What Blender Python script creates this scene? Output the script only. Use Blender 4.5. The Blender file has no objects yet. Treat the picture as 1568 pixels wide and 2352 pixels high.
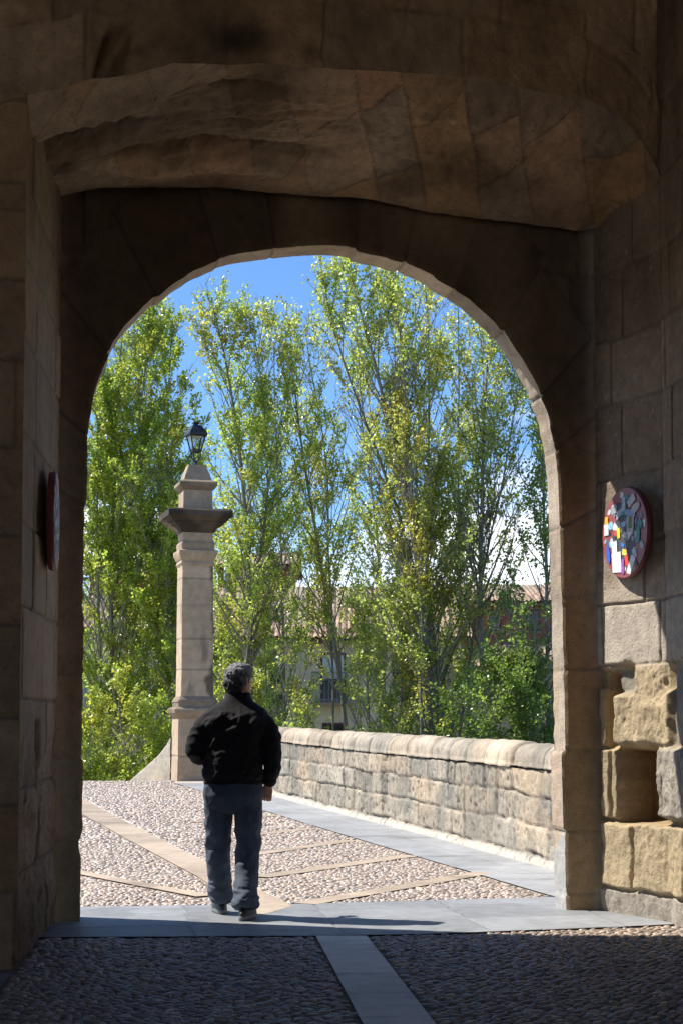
import bpy, bmesh, math, random
import numpy as np
from mathutils import Vector, Matrix

C = bpy.context.scene.collection
R = math.radians
# ------------------------------------------------------------------ camera, sky, sun, exposure
CAM_H = 1.38
cam_d = bpy.data.cameras.new('camera'); cam = bpy.data.objects.new('camera', cam_d); C.objects.link(cam)
cam_d.sensor_fit = 'AUTO'; cam_d.sensor_width = 36; cam_d.lens = 3600/2352*36
cam_d.shift_y = 256/2352; cam_d.clip_end = 2000; cam_d.clip_start = 0.05
YAW = R(5.3); PITCH = math.atan(218/3600)
cam.location = (0, 0, CAM_H); cam.rotation_euler = (math.pi/2+PITCH, 0, -YAW)
bpy.context.scene.camera = cam
SUN = Vector((-0.74, 0.30, 1.0)).normalized()
sun_el = math.asin(SUN.z); sun_az = math.atan2(SUN.x, SUN.y)      # azimuth from +Y towards +X
sd = bpy.data.lights.new('sun', 'SUN'); sd.energy = 3.8; sd.angle = R(0.5); sd.color = (1.0, 0.95, 0.87)
so = bpy.data.objects.new('sun', sd); C.objects.link(so)
so.rotation_euler = SUN.to_track_quat('Z', 'Y').to_euler()
vs = bpy.context.scene.view_settings
vs.view_transform = 'Standard'; vs.look = 'None'; vs.gamma = 1; vs.use_curve_mapping = False; vs.exposure = 1.1
w = bpy.data.worlds.new('World'); bpy.context.scene.world = w; w.use_nodes = True
nt = w.node_tree; nt.nodes.clear()
def N(nt, typ, **kw):
    n = nt.nodes.new(typ)
    for k, v in kw.items():
        if k.startswith('i_'): n.inputs[int(k[2:])].default_value = v
        else: setattr(n, k, v)
    return n
sky = N(nt, 'ShaderNodeTexSky', sky_type='NISHITA', sun_disc=False, sun_elevation=sun_el, sun_rotation=sun_az,
        air_density=1.0, dust_density=0.15, ozone_density=4.0, altitude=1000)
tc = N(nt, 'ShaderNodeTexCoord'); sep = N(nt, 'ShaderNodeSeparateXYZ')
nt.links.new(tc.outputs['Generated'], sep.inputs[0])
mp = N(nt, 'ShaderNodeMapping'); mp.inputs['Scale'].default_value = (1, 1, 2.2)
nt.links.new(tc.outputs['Generated'], mp.inputs[0])
cn = N(nt, 'ShaderNodeTexNoise'); cn.inputs['Scale'].default_value = 7; cn.inputs['Detail'].default_value = 8; cn.inputs['Roughness'].default_value = .58
nt.links.new(mp.outputs[0], cn.inputs['Vector'])
band = N(nt, 'ShaderNodeMapRange'); band.inputs[1].default_value = .25; band.inputs[2].default_value = .11; band.inputs[3].default_value = -.30; band.inputs[4].default_value = .10
nt.links.new(sep.outputs['Z'], band.inputs[0])
addn = N(nt, 'ShaderNodeMath', operation='ADD'); nt.links.new(cn.outputs[0], addn.inputs[0]); nt.links.new(band.outputs[0], addn.inputs[1])
cr = N(nt, 'ShaderNodeMapRange', interpolation_type='SMOOTHSTEP'); cr.inputs[1].default_value = .47; cr.inputs[2].default_value = .74
nt.links.new(addn.outputs[0], cr.inputs[0])
mixc = N(nt, 'ShaderNodeMix', data_type='RGBA'); mixc.inputs['B'].default_value = (10.0, 10.2, 10.6, 1)
tint = N(nt, 'ShaderNodeMix', data_type='RGBA', blend_type='MULTIPLY'); tint.inputs['Factor'].default_value = 1; tint.inputs['B'].default_value = (.70, .89, 1.08, 1)
nt.links.new(sky.outputs[0], tint.inputs['A'])
nt.links.new(cr.outputs[0], mixc.inputs['Factor']); nt.links.new(tint.outputs['Result'], mixc.inputs['A'])
bg = N(nt, 'ShaderNodeBackground'); bg.inputs[1].default_value = 0.085
nt.links.new(mixc.outputs['Result'], bg.inputs[0])
wo = N(nt, 'ShaderNodeOutputWorld'); nt.links.new(bg.outputs[0], wo.inputs[0])

# ------------------------------------------------------------------ helpers
F = 3600.0
_cf = np.array([math.sin(YAW)*math.cos(PITCH), math.cos(YAW)*math.cos(PITCH), math.sin(PITCH)])
_cr = np.array([math.cos(YAW), -math.sin(YAW), 0.]); _cu = np.cross(_cr, _cf)
def at(px, py, dep):      # a point of the photo (1568 x 2352) at a given distance along the view axis
    return np.array([0, 0, CAM_H]) + dep*(_cf + _cr*(px-784)/F + _cu*(1432-py)/F)
def s2l(r, g, b):
    return tuple(((c/255)/12.92 if c <= 10 else ((c/255+.055)/1.055)**2.4) for c in (r, g, b))
def hsh(a, b, c, seed):
    with np.errstate(over='ignore'):
        h = a.astype(np.int64).astype(np.uint32)*np.uint32(374761393) + b.astype(np.int64).astype(np.uint32)*np.uint32(668265263) + c.astype(np.int64).astype(np.uint32)*np.uint32(2147483647) + np.uint32(seed*1274126177 & 0xffffffff)
        h = (h ^ (h >> np.uint32(13)))*np.uint32(1274126177); h = (h ^ (h >> np.uint32(16)))*np.uint32(2246822519)
        h = h ^ (h >> np.uint32(15))
    return h.astype(np.float64)/4294967295.0
def vnoise(x, y, z, seed=0):
    x, y, z = np.broadcast_arrays(np.asarray(x, float), np.asarray(y, float), np.asarray(z, float))
    xi, yi, zi = np.floor(x), np.floor(y), np.floor(z)
    fx, fy, fz = x-xi, y-yi, z-zi
    fx, fy, fz = fx*fx*(3-2*fx), fy*fy*(3-2*fy), fz*fz*(3-2*fz)
    r = 0
    for dx in (0, 1):
        for dy in (0, 1):
            for dz in (0, 1):
                r = r + hsh(xi+dx, yi+dy, zi+dz, seed)*(fx if dx else 1-fx)*(fy if dy else 1-fy)*(fz if dz else 1-fz)
    return r*2-1
def fbm(x, y, z, seed=0, oct=4, rough=.5):
    r, a, f, t = 0, 1, 1, 0
    for o in range(oct):
        r = r + a*vnoise(np.asarray(x)*f, np.asarray(y)*f, np.asarray(z)*f, seed+o*17); t += a; a *= rough; f *= 2.03
    return r/t
def sstep(a, b, x):
    t = np.clip((np.asarray(x, float)-a)/(b-a), 0, 1); return t*t*(3-2*t)
def lerp(a, b, t): return a+(b-a)*t

def tag(o, label=None, cat=None, group=None, kind=None):
    if label: o['label'] = label
    if cat: o['category'] = cat
    if group: o['group'] = group
    if kind: o['kind'] = kind
    return o
def thing(name, label, cat, loc=(0, 0, 0), rz=0, group=None):
    o = bpy.data.objects.new(name, None); C.objects.link(o); o.location = loc; o.rotation_euler = (0, 0, rz)
    o.empty_display_size = .2
    return tag(o, label, cat, group)
def link(name, me, mat, parent=None):
    o = bpy.data.objects.new(name, me); C.objects.link(o)
    if mat: me.materials.append(mat)
    if parent: o.parent = parent
    return o
def mesh_np(name, verts, faces, mat, parent=None, col=None, smooth=True):
    """faces: (n,k) int array or list of such arrays"""
    me = bpy.data.meshes.new(name)
    verts = np.asarray(verts, np.float32).reshape(-1, 3)
    fl = faces if isinstance(faces, list) else [faces]
    fl = [np.asarray(f, np.int32) for f in fl if len(f)]
    idx = np.concatenate([f.ravel() for f in fl]); sizes = np.concatenate([np.full(len(f), f.shape[1], np.int32) for f in fl])
    starts = np.concatenate([[0], np.cumsum(sizes)[:-1]]).astype(np.int32)
    me.vertices.add(len(verts)); me.vertices.foreach_set('co', verts.ravel())
    me.loops.add(len(idx)); me.loops.foreach_set('vertex_index', idx)
    me.polygons.add(len(sizes)); me.polygons.foreach_set('loop_start', starts); me.polygons.foreach_set('loop_total', sizes)
    me.polygons.foreach_set('use_smooth', np.full(len(sizes), smooth, bool))
    me.update(calc_edges=True)
    if col is not None:
        a = me.color_attributes.new('col', 'FLOAT_COLOR', 'POINT')
        c4 = np.ones((len(verts), 4), np.float32); c4[:, :3] = np.asarray(col, np.float32).reshape(-1, 3)
        a.data.foreach_set('color', c4.ravel())
    return link(name, me, mat, parent)
def grid_faces(nu, nv, off=0, flip=False):
    i = np.arange(nu-1)[:, None]; j = np.arange(nv-1)[None]
    a = (i*nv+j).ravel()+off
    f = np.stack([a, a+nv, a+nv+1, a+1], 1)
    return f[:, ::-1] if flip else f
def grid(name, P, mat, parent=None, col=None, flip=False, smooth=True):
    nu, nv = P.shape[:2]
    return mesh_np(name, P.reshape(-1, 3), grid_faces(nu, nv, 0, flip), mat, parent, None if col is None else np.broadcast_to(col, P.shape).reshape(-1, 3), smooth)
class MB:
    """collects boxes, tubes and lofts into one mesh"""
    def __init__(s): s.v, s.f = [], []; s.n = 0
    def add(s, v, f):
        s.v.append(np.asarray(v, float).reshape(-1, 3)); s.f += [tuple(int(i)+s.n for i in q) for q in f]; s.n += len(s.v[-1])
    def box(s, a, b, M=None):
        x0, y0, z0 = a; x1, y1, z1 = b
        v = np.array([(x, y, z) for x in (x0, x1) for y in (y0, y1) for z in (z0, z1)], float)
        if M is not None: v = np.array([M @ Vector(p) for p in v])
        s.add(v, [(0, 1, 3, 2), (4, 6, 7, 5), (0, 4, 5, 1), (2, 3, 7, 6), (0, 2, 6, 4), (1, 5, 7, 3)])
    def loft(s, rings, cap=True):
        n = len(rings[0]); v = np.concatenate([np.asarray(r) for r in rings]); f = []
        for k in range(len(rings)-1):
            for i in range(n):
                j = (i+1) % n; f.append((k*n+i, k*n+j, (k+1)*n+j, (k+1)*n+i))
        if cap: f.append(tuple(range(n-1, -1, -1))); f.append(tuple((len(rings)-1)*n+i for i in range(n)))
        s.add(v, f)
    def tube(s, pts, rad, seg=8, cap=True, up=None):
        pts = np.asarray(pts, float); n = len(pts)
        rad = np.broadcast_to(np.asarray(rad, float), (n,)) if np.ndim(rad) < 2 else np.asarray(rad)
        T = np.gradient(pts, axis=0); T /= np.linalg.norm(T, axis=1)[:, None]+1e-9
        ref = np.array([0.3, 0.9, 0.1]) if up is None else np.asarray(up, float); rings = []
        for k in range(n):
            a = ref-T[k]*(ref@T[k]); a /= np.linalg.norm(a)+1e-9; b = np.cross(T[k], a); ref = a
            t = np.arange(seg)*2*np.pi/seg
            ra, rb = (rad[k], rad[k]) if np.ndim(rad[k]) == 0 else rad[k]
            rings.append(pts[k]+np.cos(t)[:, None]*a*ra+np.sin(t)[:, None]*b*rb)
        s.loft(rings, cap)
    def rect_loft(s, prof, M=None):          # prof: (z, half x, half y)
        rings = []
        for z, hx, hy in prof:
            r = np.array([(-hx, -hy, z), (hx, -hy, z), (hx, hy, z), (-hx, hy, z)], float)
            if M is not None: r = np.array([M @ Vector(p) for p in r])
            rings.append(r)
        s.loft(rings)
    def ball(s, c, r, seg=12, rings=8):
        c = np.asarray(c, float); r = np.broadcast_to(np.asarray(r, float), (3,))
        v = [c+(0, 0, -r[2])]; f = []
        for k in range(1, rings):
            ph = -math.pi/2+math.pi*k/rings
            for i in range(seg):
                t = 2*math.pi*i/seg; v.append(c+np.array([math.cos(ph)*math.cos(t), math.cos(ph)*math.sin(t), math.sin(ph)])*r)
        v.append(c+(0, 0, r[2])); L = len(v)-1
        for i in range(seg):
            j = (i+1) % seg; f.append((0, 1+j, 1+i)); f.append((L, L-seg+i, L-seg+j))
            for k in range(rings-2): a = 1+k*seg; f.append((a+i, a+j, a+seg+j, a+seg+i))
        s.add(v, f)
    def build(s, name, mat, parent=None, smooth=False, bevel=0):
        me = bpy.data.meshes.new(name); me.from_pydata(np.concatenate(s.v).tolist(), [], s.f); me.update()
        bm = bmesh.new(); bm.from_mesh(me); bmesh.ops.recalc_face_normals(bm, faces=bm.faces)
        if bevel: bmesh.ops.bevel(bm, geom=[e for e in bm.edges if e.calc_face_angle(0) > .5], offset=bevel, segments=2, profile=.6, affect='EDGES', clamp_overlap=True)
        bm.to_mesh(me); bm.free()
        if smooth: me.polygons.foreach_set('use_smooth', np.ones(len(me.polygons), bool))
        return link(name, me, mat, parent)
    def remesh(s, vox, smooth=4):            # one continuous skin over everything collected -> verts, quads
        me = bpy.data.meshes.new('tmp'); me.from_pydata(np.concatenate(s.v).tolist(), [], s.f); me.update()
        bm = bmesh.new(); bm.from_mesh(me); bmesh.ops.recalc_face_normals(bm, faces=bm.faces); bm.to_mesh(me); bm.free()
        o = bpy.data.objects.new('tmp', me); C.objects.link(o)
        m = o.modifiers.new('r', 'REMESH'); m.mode = 'VOXEL'; m.voxel_size = vox
        if smooth: m2 = o.modifiers.new('s', 'SMOOTH'); m2.iterations = smooth; m2.factor = .5
        dg = bpy.context.evaluated_depsgraph_get(); dg.update()
        ev = o.evaluated_get(dg); m3 = ev.to_mesh()
        v = np.zeros(len(m3.vertices)*3, np.float32); m3.vertices.foreach_get('co', v)
        nn = np.zeros(len(m3.vertices)*3, np.float32); m3.vertices.foreach_get('normal', nn)
        f = [tuple(p.vertices) for p in m3.polygons]; ev.to_mesh_clear()
        bpy.data.objects.remove(o); bpy.data.meshes.remove(me)
        q = np.array([p for p in f if len(p) == 4], np.int32); t3 = np.array([p for p in f if len(p) == 3], np.int32)
        return v.reshape(-1, 3).astype(float), nn.reshape(-1, 3).astype(float), [q, t3] if len(t3) else [q]

# ------------------------------------------------------------------ materials
def new_mat(name):
    m = bpy.data.materials.new(name); m.use_nodes = True; nt = m.node_tree; b = nt.nodes['Principled BSDF']
    return m, nt, b
def mat_plain(name, col, rough=.7, metal=0, var=.25, scale=8, bump=.0, bscale=60, spec=.5):
    m, nt, b = new_mat(name); tc = N(nt, 'ShaderNodeTexCoord')
    n = N(nt, 'ShaderNodeTexNoise'); n.inputs['Scale'].default_value = scale; n.inputs['Detail'].default_value = 6; n.inputs['Roughness'].default_value = .65
    nt.links.new(tc.outputs['Object'], n.inputs['Vector'])
    mr = N(nt, 'ShaderNodeMapRange'); mr.inputs[1].default_value = .25; mr.inputs[2].default_value = .75; mr.inputs[3].default_value = 1-var; mr.inputs[4].default_value = 1+var
    nt.links.new(n.outputs[0], mr.inputs[0])
    mx = N(nt, 'ShaderNodeMix', data_type='RGBA', blend_type='MULTIPLY'); mx.inputs['Factor'].default_value = 1; mx.inputs['A'].default_value = (*col, 1)
    nt.links.new(mr.outputs[0], mx.inputs['B']); nt.links.new(mx.outputs['Result'], b.inputs['Base Color'])
    b.inputs['Roughness'].default_value = rough; b.inputs['Metallic'].default_value = metal; b.inputs['Specular IOR Level'].default_value = spec
    if bump:
        n2 = N(nt, 'ShaderNodeTexNoise'); n2.inputs['Scale'].default_value = bscale; n2.inputs['Detail'].default_value = 4
        nt.links.new(tc.outputs['Object'], n2.inputs['Vector'])
        bp = N(nt, 'ShaderNodeBump'); bp.inputs['Strength'].default_value = bump; bp.inputs['Distance'].default_value = .02
        nt.links.new(n2.outputs[0], bp.inputs['Height']); nt.links.new(bp.outputs[0], b.inputs['Normal'])
    return m
def mat_col(name, rough=.85, var=.22, scale=14, bump=.35, bscale=70, dist=.012, spec=.3, spots=0.0):
    """albedo from the mesh's own 'col' attribute, broken up by noise"""
    m, nt, b = new_mat(name); tc = N(nt, 'ShaderNodeTexCoord'); at_ = N(nt, 'ShaderNodeVertexColor', layer_name='col')
    n = N(nt, 'ShaderNodeTexNoise'); n.inputs['Scale'].default_value = scale; n.inputs['Detail'].default_value = 8; n.inputs['Roughness'].default_value = .7
    nt.links.new(tc.outputs['Object'], n.inputs['Vector'])
    mr = N(nt, 'ShaderNodeMapRange'); mr.inputs[1].default_value = .25; mr.inputs[2].default_value = .75; mr.inputs[3].default_value = 1-var; mr.inputs[4].default_value = 1+var
    nt.links.new(n.outputs[0], mr.inputs[0])
    mx = N(nt, 'ShaderNodeMix', data_type='RGBA', blend_type='MULTIPLY'); mx.inputs['Factor'].default_value = 1
    nt.links.new(at_.outputs[0], mx.inputs['A']); nt.links.new(mr.outputs[0], mx.inputs['B'])
    out = mx.outputs['Result']
    if spots:
        v = N(nt, 'ShaderNodeTexNoise'); v.inputs['Scale'].default_value = scale*4; v.inputs['Detail'].default_value = 3
        nt.links.new(tc.outputs['Object'], v.inputs['Vector'])
        r2 = N(nt, 'ShaderNodeMapRange'); r2.inputs[1].default_value = .58; r2.inputs[2].default_value = .72; r2.inputs[3].default_value = 0; r2.inputs[4].default_value = spots
        nt.links.new(v.outputs[0], r2.inputs[0])
        m2 = N(nt, 'ShaderNodeMix', data_type='RGBA'); m2.inputs['B'].default_value = (.05, .04, .03, 1)
        nt.links.new(r2.outputs[0], m2.inputs['Factor']); nt.links.new(out, m2.inputs['A']); out = m2.outputs['Result']
    nt.links.new(out, b.inputs['Base Color'])
    b.inputs['Roughness'].default_value = rough; b.inputs['Specular IOR Level'].default_value = spec
    n2 = N(nt, 'ShaderNodeTexNoise'); n2.inputs['Scale'].default_value = bscale; n2.inputs['Detail'].default_value = 6; n2.inputs['Roughness'].default_value = .7
    nt.links.new(tc.outputs['Object'], n2.inputs['Vector'])
    bp = N(nt, 'ShaderNodeBump'); bp.inputs['Strength'].default_value = bump; bp.inputs['Distance'].default_value = dist
    nt.links.new(n2.outputs[0], bp.inputs['Height']); nt.links.new(bp.outputs[0], b.inputs['Normal'])
    return m
def mat_leaf(name, trans=.45):
    m, nt, b = new_mat(name); at_ = N(nt, 'ShaderNodeVertexColor', layer_name='col')
    nt.links.new(at_.outputs[0], b.inputs['Base Color']); b.inputs['Roughness'].default_value = .30; b.inputs['Specular IOR Level'].default_value = .7
    tr = N(nt, 'ShaderNodeBsdfTranslucent'); mx = N(nt, 'ShaderNodeMixShader'); mx.inputs[0].default_value = trans
    hs = N(nt, 'ShaderNodeHueSaturation'); hs.inputs['Hue'].default_value = .485; hs.inputs['Value'].default_value = 1.7; hs.inputs['Saturation'].default_value = 1.0
    nt.links.new(at_.outputs[0], hs.inputs['Color']); nt.links.new(hs.outputs[0], tr.inputs[0])
    nt.links.new(b.outputs[0], mx.inputs[1]); nt.links.new(tr.outputs[0], mx.inputs[2])
    nt.links.new(mx.outputs[0], nt.nodes['Material Output'].inputs[0])
    return m
def mat_glass(name, col=(.8, .85, .9), alpha=.25):
    m, nt, b = new_mat(name); g = N(nt, 'ShaderNodeBsdfGlossy'); g.inputs['Roughness'].default_value = .03
    t = N(nt, 'ShaderNodeBsdfTransparent'); t.inputs[0].default_value = (*col, 1); mx = N(nt, 'ShaderNodeMixShader'); mx.inputs[0].default_value = alpha
    nt.links.new(t.outputs[0], mx.inputs[1]); nt.links.new(g.outputs[0], mx.inputs[2]); nt.links.new(mx.outputs[0], nt.nodes['Material Output'].inputs[0])
    return m
M = {}
M['stone'] = mat_col('sandstone', var=.30, scale=11, bump=.8, bscale=48, dist=.016, spots=.5)
M['stone_smooth'] = mat_col('dressed_stone', var=.24, scale=7, bump=.25, bscale=90, dist=.006)
M['pebble'] = mat_col('pebble', rough=.42, var=.2, scale=60, bump=.15, bscale=160, dist=.003, spec=.6)
M['bed'] = mat_plain('mortar_bed', (.20, .165, .125), .95, var=.3, scale=18, bump=.6, bscale=120)
M['bed_light'] = mat_plain('pale_mortar_bed', (.45, .375, .30), .95, var=.2, scale=18, bump=.4, bscale=120)
M['slab'] = mat_col('slab_stone', rough=.55, var=.14, scale=10, bump=.2, bscale=120, dist=.004, spec=.35)
M['leaf'] = mat_leaf('leaf', .5)
M['bark'] = mat_plain('poplar_bark', (.23, .22, .19), .9, var=.35, scale=6, bump=.5, bscale=25)
M['iron'] = mat_plain('black_iron', (.018, .019, .022), .42, var=.2, scale=20)
M['grass'] = mat_plain('bank_grass', (.06, .08, .025), .95, var=.5, scale=1.2, bump=.4, bscale=6)
M['earth'] = mat_plain('earth', (.16, .13, .09), .95, var=.3, scale=.8)

# ------------------------------------------------------------------ stone block layout
def blocks(u, v, courses, lrange, seed, wob=.015, wobf=3.0, uofs=0.):
    """joint distance, block id and tone numbers of points (u, v) on a coursed wall"""
    rng = np.random.RandomState(seed); courses = np.asarray(courses)
    uu = u + wob*fbm(u*wobf, v*wobf, 1.7, seed+1, 3); vv = v + wob*fbm(u*wobf, v*wobf, 9.2, seed+2, 3)
    ci = np.clip(np.searchsorted(courses, vv)-1, 0, len(courses)-2)
    dv = np.minimum(vv-courses[ci], courses[ci+1]-vv); d = np.full(u.shape, 9.); bid = np.zeros(u.shape, int)
    u0, u1 = u.min()-1, u.max()+1
    for c in range(len(courses)-1):
        b = [u0-rng.rand()*lrange[1]]
        while b[-1] < u1: b.append(b[-1]+lrange[0]+(lrange[1]-lrange[0])*rng.rand())
        b = np.array(b); m = ci == c
        if not m.any(): continue
        k = np.clip(np.searchsorted(b, uu[m])-1, 0, len(b)-2)
        du = np.minimum(uu[m]-b[k], b[k+1]-uu[m]); d[m] = np.minimum(du, dv[m]); bid[m] = c*1000+k
    t1 = hsh(bid, bid*0+3, bid*0, seed); t2 = hsh(bid, bid*0+7, bid*0, seed); t3 = hsh(bid, bid*0+11, bid*0, seed)
    return d, bid, t1, t2, t3
def stone_col(base, alt, t1, t2, u, v, seed, joint=None, jd=None, vary=.28):
    base = np.array(base); alt = np.array(alt)
    c = base+(alt-base)*np.clip(t2, 0, 1)[..., None]
    c = c*(1+vary*(t1-.5)*2)[..., None]
    c = c*(1+.26*fbm(u*1.7, v*1.7, 4.4, seed+5, 4)+.22*fbm(u*11, v*11, 2.4, seed+6, 4, .65))[..., None]
    st_ = sstep(.12, .5, fbm(u*2.6, v*.9, 7.7, seed+7, 4)); c = c*(1-.30*st_)[..., None]
    if joint is not None:
        k = 1-sstep(0, .016, jd); c = c*(1-.6*k[..., None])+np.array(joint)*(.6*k[..., None])
    return c
def resample(poly, n):
    poly = np.asarray(poly, float); s = np.concatenate([[0], np.cumsum(np.linalg.norm(np.diff(poly, axis=0), axis=1))])
    t = np.linspace(0, s[-1], n) if np.isscalar(n) else np.asarray(n)
    return np.stack([np.interp(t, s, poly[:, k]) for k in range(poly.shape[1])], 1), t

TAN = (.33, .215, .125); BRN = (.31, .175, .085); GREY = (.31, .235, .165); YEL = (.40, .30, .165); DARKJ = (.10, .08, .06); PALEJ = (.36, .31, .25)

# ------------------------------------------------------------------ the gate
TH = R(5.5); GU = np.array([math.cos(TH), math.sin(TH), 0]); GV = np.array([-math.sin(TH), math.cos(TH), 0]); GO = np.array([-.764, 10.81, 0])
def G(u, v, z): return GO+np.asarray(u)[..., None]*GU+np.asarray(v)[..., None]*GV+np.asarray(z)[..., None]*np.array([0, 0, 1.])
gate = thing('stone_gateway', 'shaded sandstone gateway with a round arch open onto the sunny bridge', 'gateway')
ARCH = [(0.0, -.05), (0.001, .626), (0, 1.229), (0, 1.835), (.001, 2.599), (.006, 3.061), (.013, 3.401), (.029, 3.51), (.058, 3.663), (.111, 3.808), (.186, 3.986), (.268, 4.103), (.356, 4.204), (.485, 4.33), (.605, 4.437), (.744, 4.53), (.866, 4.591), (.995, 4.640), (1.153, 4.675), (1.312, 4.708), (1.49, 4.737), (1.632, 4.752), (1.826, 4.757), (2.132, 4.709), (2.462, 4.58), (2.733, 4.43), (2.932, 4.262), (3.131, 3.992), (3.243, 3.801), (3.316, 3.595), (3.366, 3.414), (3.402, 3.111), (3.412, 2.484), (3.424, 1.852), (3.431, 1.223), (3.442, .599), (3.446, -.05)]
def build_arch():
    n = 620; P, t = resample(ARCH, n); L = t[-1]
    T = np.gradient(P, axis=0); T /= np.linalg.norm(T, axis=1)[:, None]; Nn = np.stack([T[:, 1], -T[:, 0]], 1)   # towards the opening
    # voussoir joints along the intrados
    rng = np.random.RandomState(4); b = [0, .6, 1.16, 1.72, 2.3]
    while b[-1] < L-2.6: b.append(b[-1]+.36+.24*rng.rand())
    b += [L-2.3, L-1.78, L-1.20, L-.62, L-.17, L+.1]; b = np.array(sorted(b)); b = b[np.concatenate([[True], np.diff(b) > .12])]
    k = np.clip(np.searchsorted(b, t)-1, 0, len(b)-2); dj = np.minimum(t-b[k], b[k+1]-t)
    tone = np.random.RandomState(9).rand(len(b)); off = (np.random.RandomState(12).rand(len(b))-.5)
    chip = .006*fbm(t*9, 0*t, 0, 3, 4)+.016*off[k]*(1+.0*t)-.010*(1-sstep(0, .02, dj))
    chip -= .03*np.clip(vnoise(t*5, 0*t, 3, 8)-.55, 0, 1)
    low = sstep(L-1.25, L-1.15, t); chip += .022*low      # the lowest jamb stones stand out
    chip += .018*(t > b[11])*(t < b[12])
    Pi = P+Nn*chip[:, None]
    # front face: from the intrados out to a rectangle (the part the vault and side walls close)
    def outer(p, c, x0, x1, z1):
        d = p-c; s = 9
        if d[0] > 1e-6: s = min(s, (x1-c[0])/d[0])
        if d[0] < -1e-6: s = min(s, (x0-c[0])/d[0])
        if d[1] > 1e-6: s = min(s, (z1-c[1])/d[1])
        return c+d*s
    cz = 1.9
    O1 = np.array([outer(p, np.array([1.72, min(p[1], cz)]), -.26, 3.80, 5.45) for p in Pi]); O2 = np.array([outer(p, np.array([1.72, min(p[1], cz)]), -4.6, 7.6, 11.0) for p in Pi])
    nr = 40; r = np.linspace(0, 1, nr)
    UZ = Pi[:, None]*(1-r)[None, :, None]+O1[:, None]*r[None, :, None]
    u, z = UZ[..., 0], UZ[..., 1]; tt = np.broadcast_to(t[:, None], u.shape); rr = np.broadcast_to(r[None], u.shape)
    dist = np.linalg.norm(UZ-Pi[:, None], axis=-1)
    ring = .62+.05*off[k]*2                                  # voussoir length
    inring = dist < ring[:, None]
    d2, bid, t1, t2, t3 = blocks(u, z, np.arange(-.1, 6, .43), (.4, .8), 31)
    dd = np.where(inring, np.minimum(dj[:, None], np.abs(dist-ring[:, None])), np.minimum(d2, np.abs(dist-ring[:, None])))
    tn = np.where(inring, tone[k][:, None], t1)
    h = -.012*(1-sstep(0, .014, dd))+.008*(tn-.5)+.005*fbm(u*6, z*6, 0, 5, 4)
    h = h*sstep(0, .03, dist)-.016*(1-sstep(0, .025, dist))
    col = stone_col(BRN, TAN, tn, np.random.RandomState(3).rand(len(b))[k][:, None]*np.ones_like(u), u, z, 40, DARKJ, dd)
    upper_dark = sstep(2.0, 4.0, z)[..., None]; col = col*(1-.70*upper_dark)          # stones get darker towards the top
    yel = np.clip(fbm(u*2.0, z*1.4, 2, 77, 2)-.15, 0, 1)[..., None]; col = col+(np.array(YEL)*.8-col)*yel*.6
    yl = (1-sstep(1.0, 1.5, z))[..., None]; col = col+(np.array(YEL)*.85-col)*yl*.55
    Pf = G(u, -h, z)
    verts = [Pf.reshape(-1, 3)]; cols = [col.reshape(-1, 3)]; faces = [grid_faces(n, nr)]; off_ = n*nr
    # soffit
    ns = 14; vv = np.linspace(0, .262, ns)
    uS = np.broadcast_to(Pi[:, None, 0], (n, ns)).copy(); zS = np.broadcast_to(Pi[:, None, 1], (n, ns)).copy(); vS = np.broadcast_to(vv[None], (n, ns)).copy()
    hs = .004*fbm(np.broadcast_to(t[:, None], (n, ns))*12, vS*12, 0, 21, 4)*sstep(0, .02, vS)
    rough = np.broadcast_to(((t > L-1.75) & (t < L-.62))[:, None], (n, ns)); hs = hs+rough*.008*fbm(np.broadcast_to(t[:, None], (n, ns))*18, vS*10, 3, 26, 3)*sstep(0, .02, vS)
    uS -= 0; uS += hs*Nn[:, None, 0]; zS += hs*Nn[:, None, 1]
    vS[:, 0] = .016
    cs = stone_col((.34, .26, .19), (.33, .275, .215), tone[k][:, None]*np.ones((n, ns)), np.random.RandomState(6).rand(len(b))[k][:, None]*np.ones((n, ns)), np.broadcast_to(t[:, None], (n, ns)), vS, 44, DARKJ, np.broadcast_to(dj[:, None], (n, ns)), .2)
    cs *= 1.28
    st = np.clip(vnoise(np.broadcast_to(t[:, None], (n, ns))*1.6, vS*5, 4, 92), 0, 1)[..., None]; cs = cs+(np.array(YEL)*1.1-cs)*st*.6
    cem = sstep(.02, -.02, zS-(.50-(vS-.13)*.9))*(uS > 2)     # grey cement patch on the foot of the right jamb
    cs = cs+(np.array((.42, .42, .41))-cs)*cem[..., None]*.85
    hole = np.exp(-(((np.broadcast_to(t[:, None], (n, ns))-b[len(b)-9])/.03)**2+((vS-.1)/.03)**2)); cs *= (1-.7*hole[..., None])
    verts.append(G(uS, vS, zS).reshape(-1, 3)); cols.append(cs.reshape(-1, 3)); faces.append(grid_faces(n, ns, off_)[:, ::-1][:, ::-1]); off_ += n*ns
    # outer face + crown of the wall, seen only from the bridge
    V3 = np.stack([np.stack([G(Pi[:, 0], np.full(n, .262), Pi[:, 1]), G(O2[:, 0], np.full(n, .262), O2[:, 1]), G(O2[:, 0], np.full(n, .0), O2[:, 1]), G(O1[:, 0], np.full(n, 0.), O1[:, 1])], 1)], 0)[0]
    verts.append(V3.reshape(-1, 3)); cols.append(np.broadcast_to(np.array(TAN), (n*4, 3))); faces.append(grid_faces(n, 4, off_))
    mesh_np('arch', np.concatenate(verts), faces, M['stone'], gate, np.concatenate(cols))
build_arch()

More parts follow.
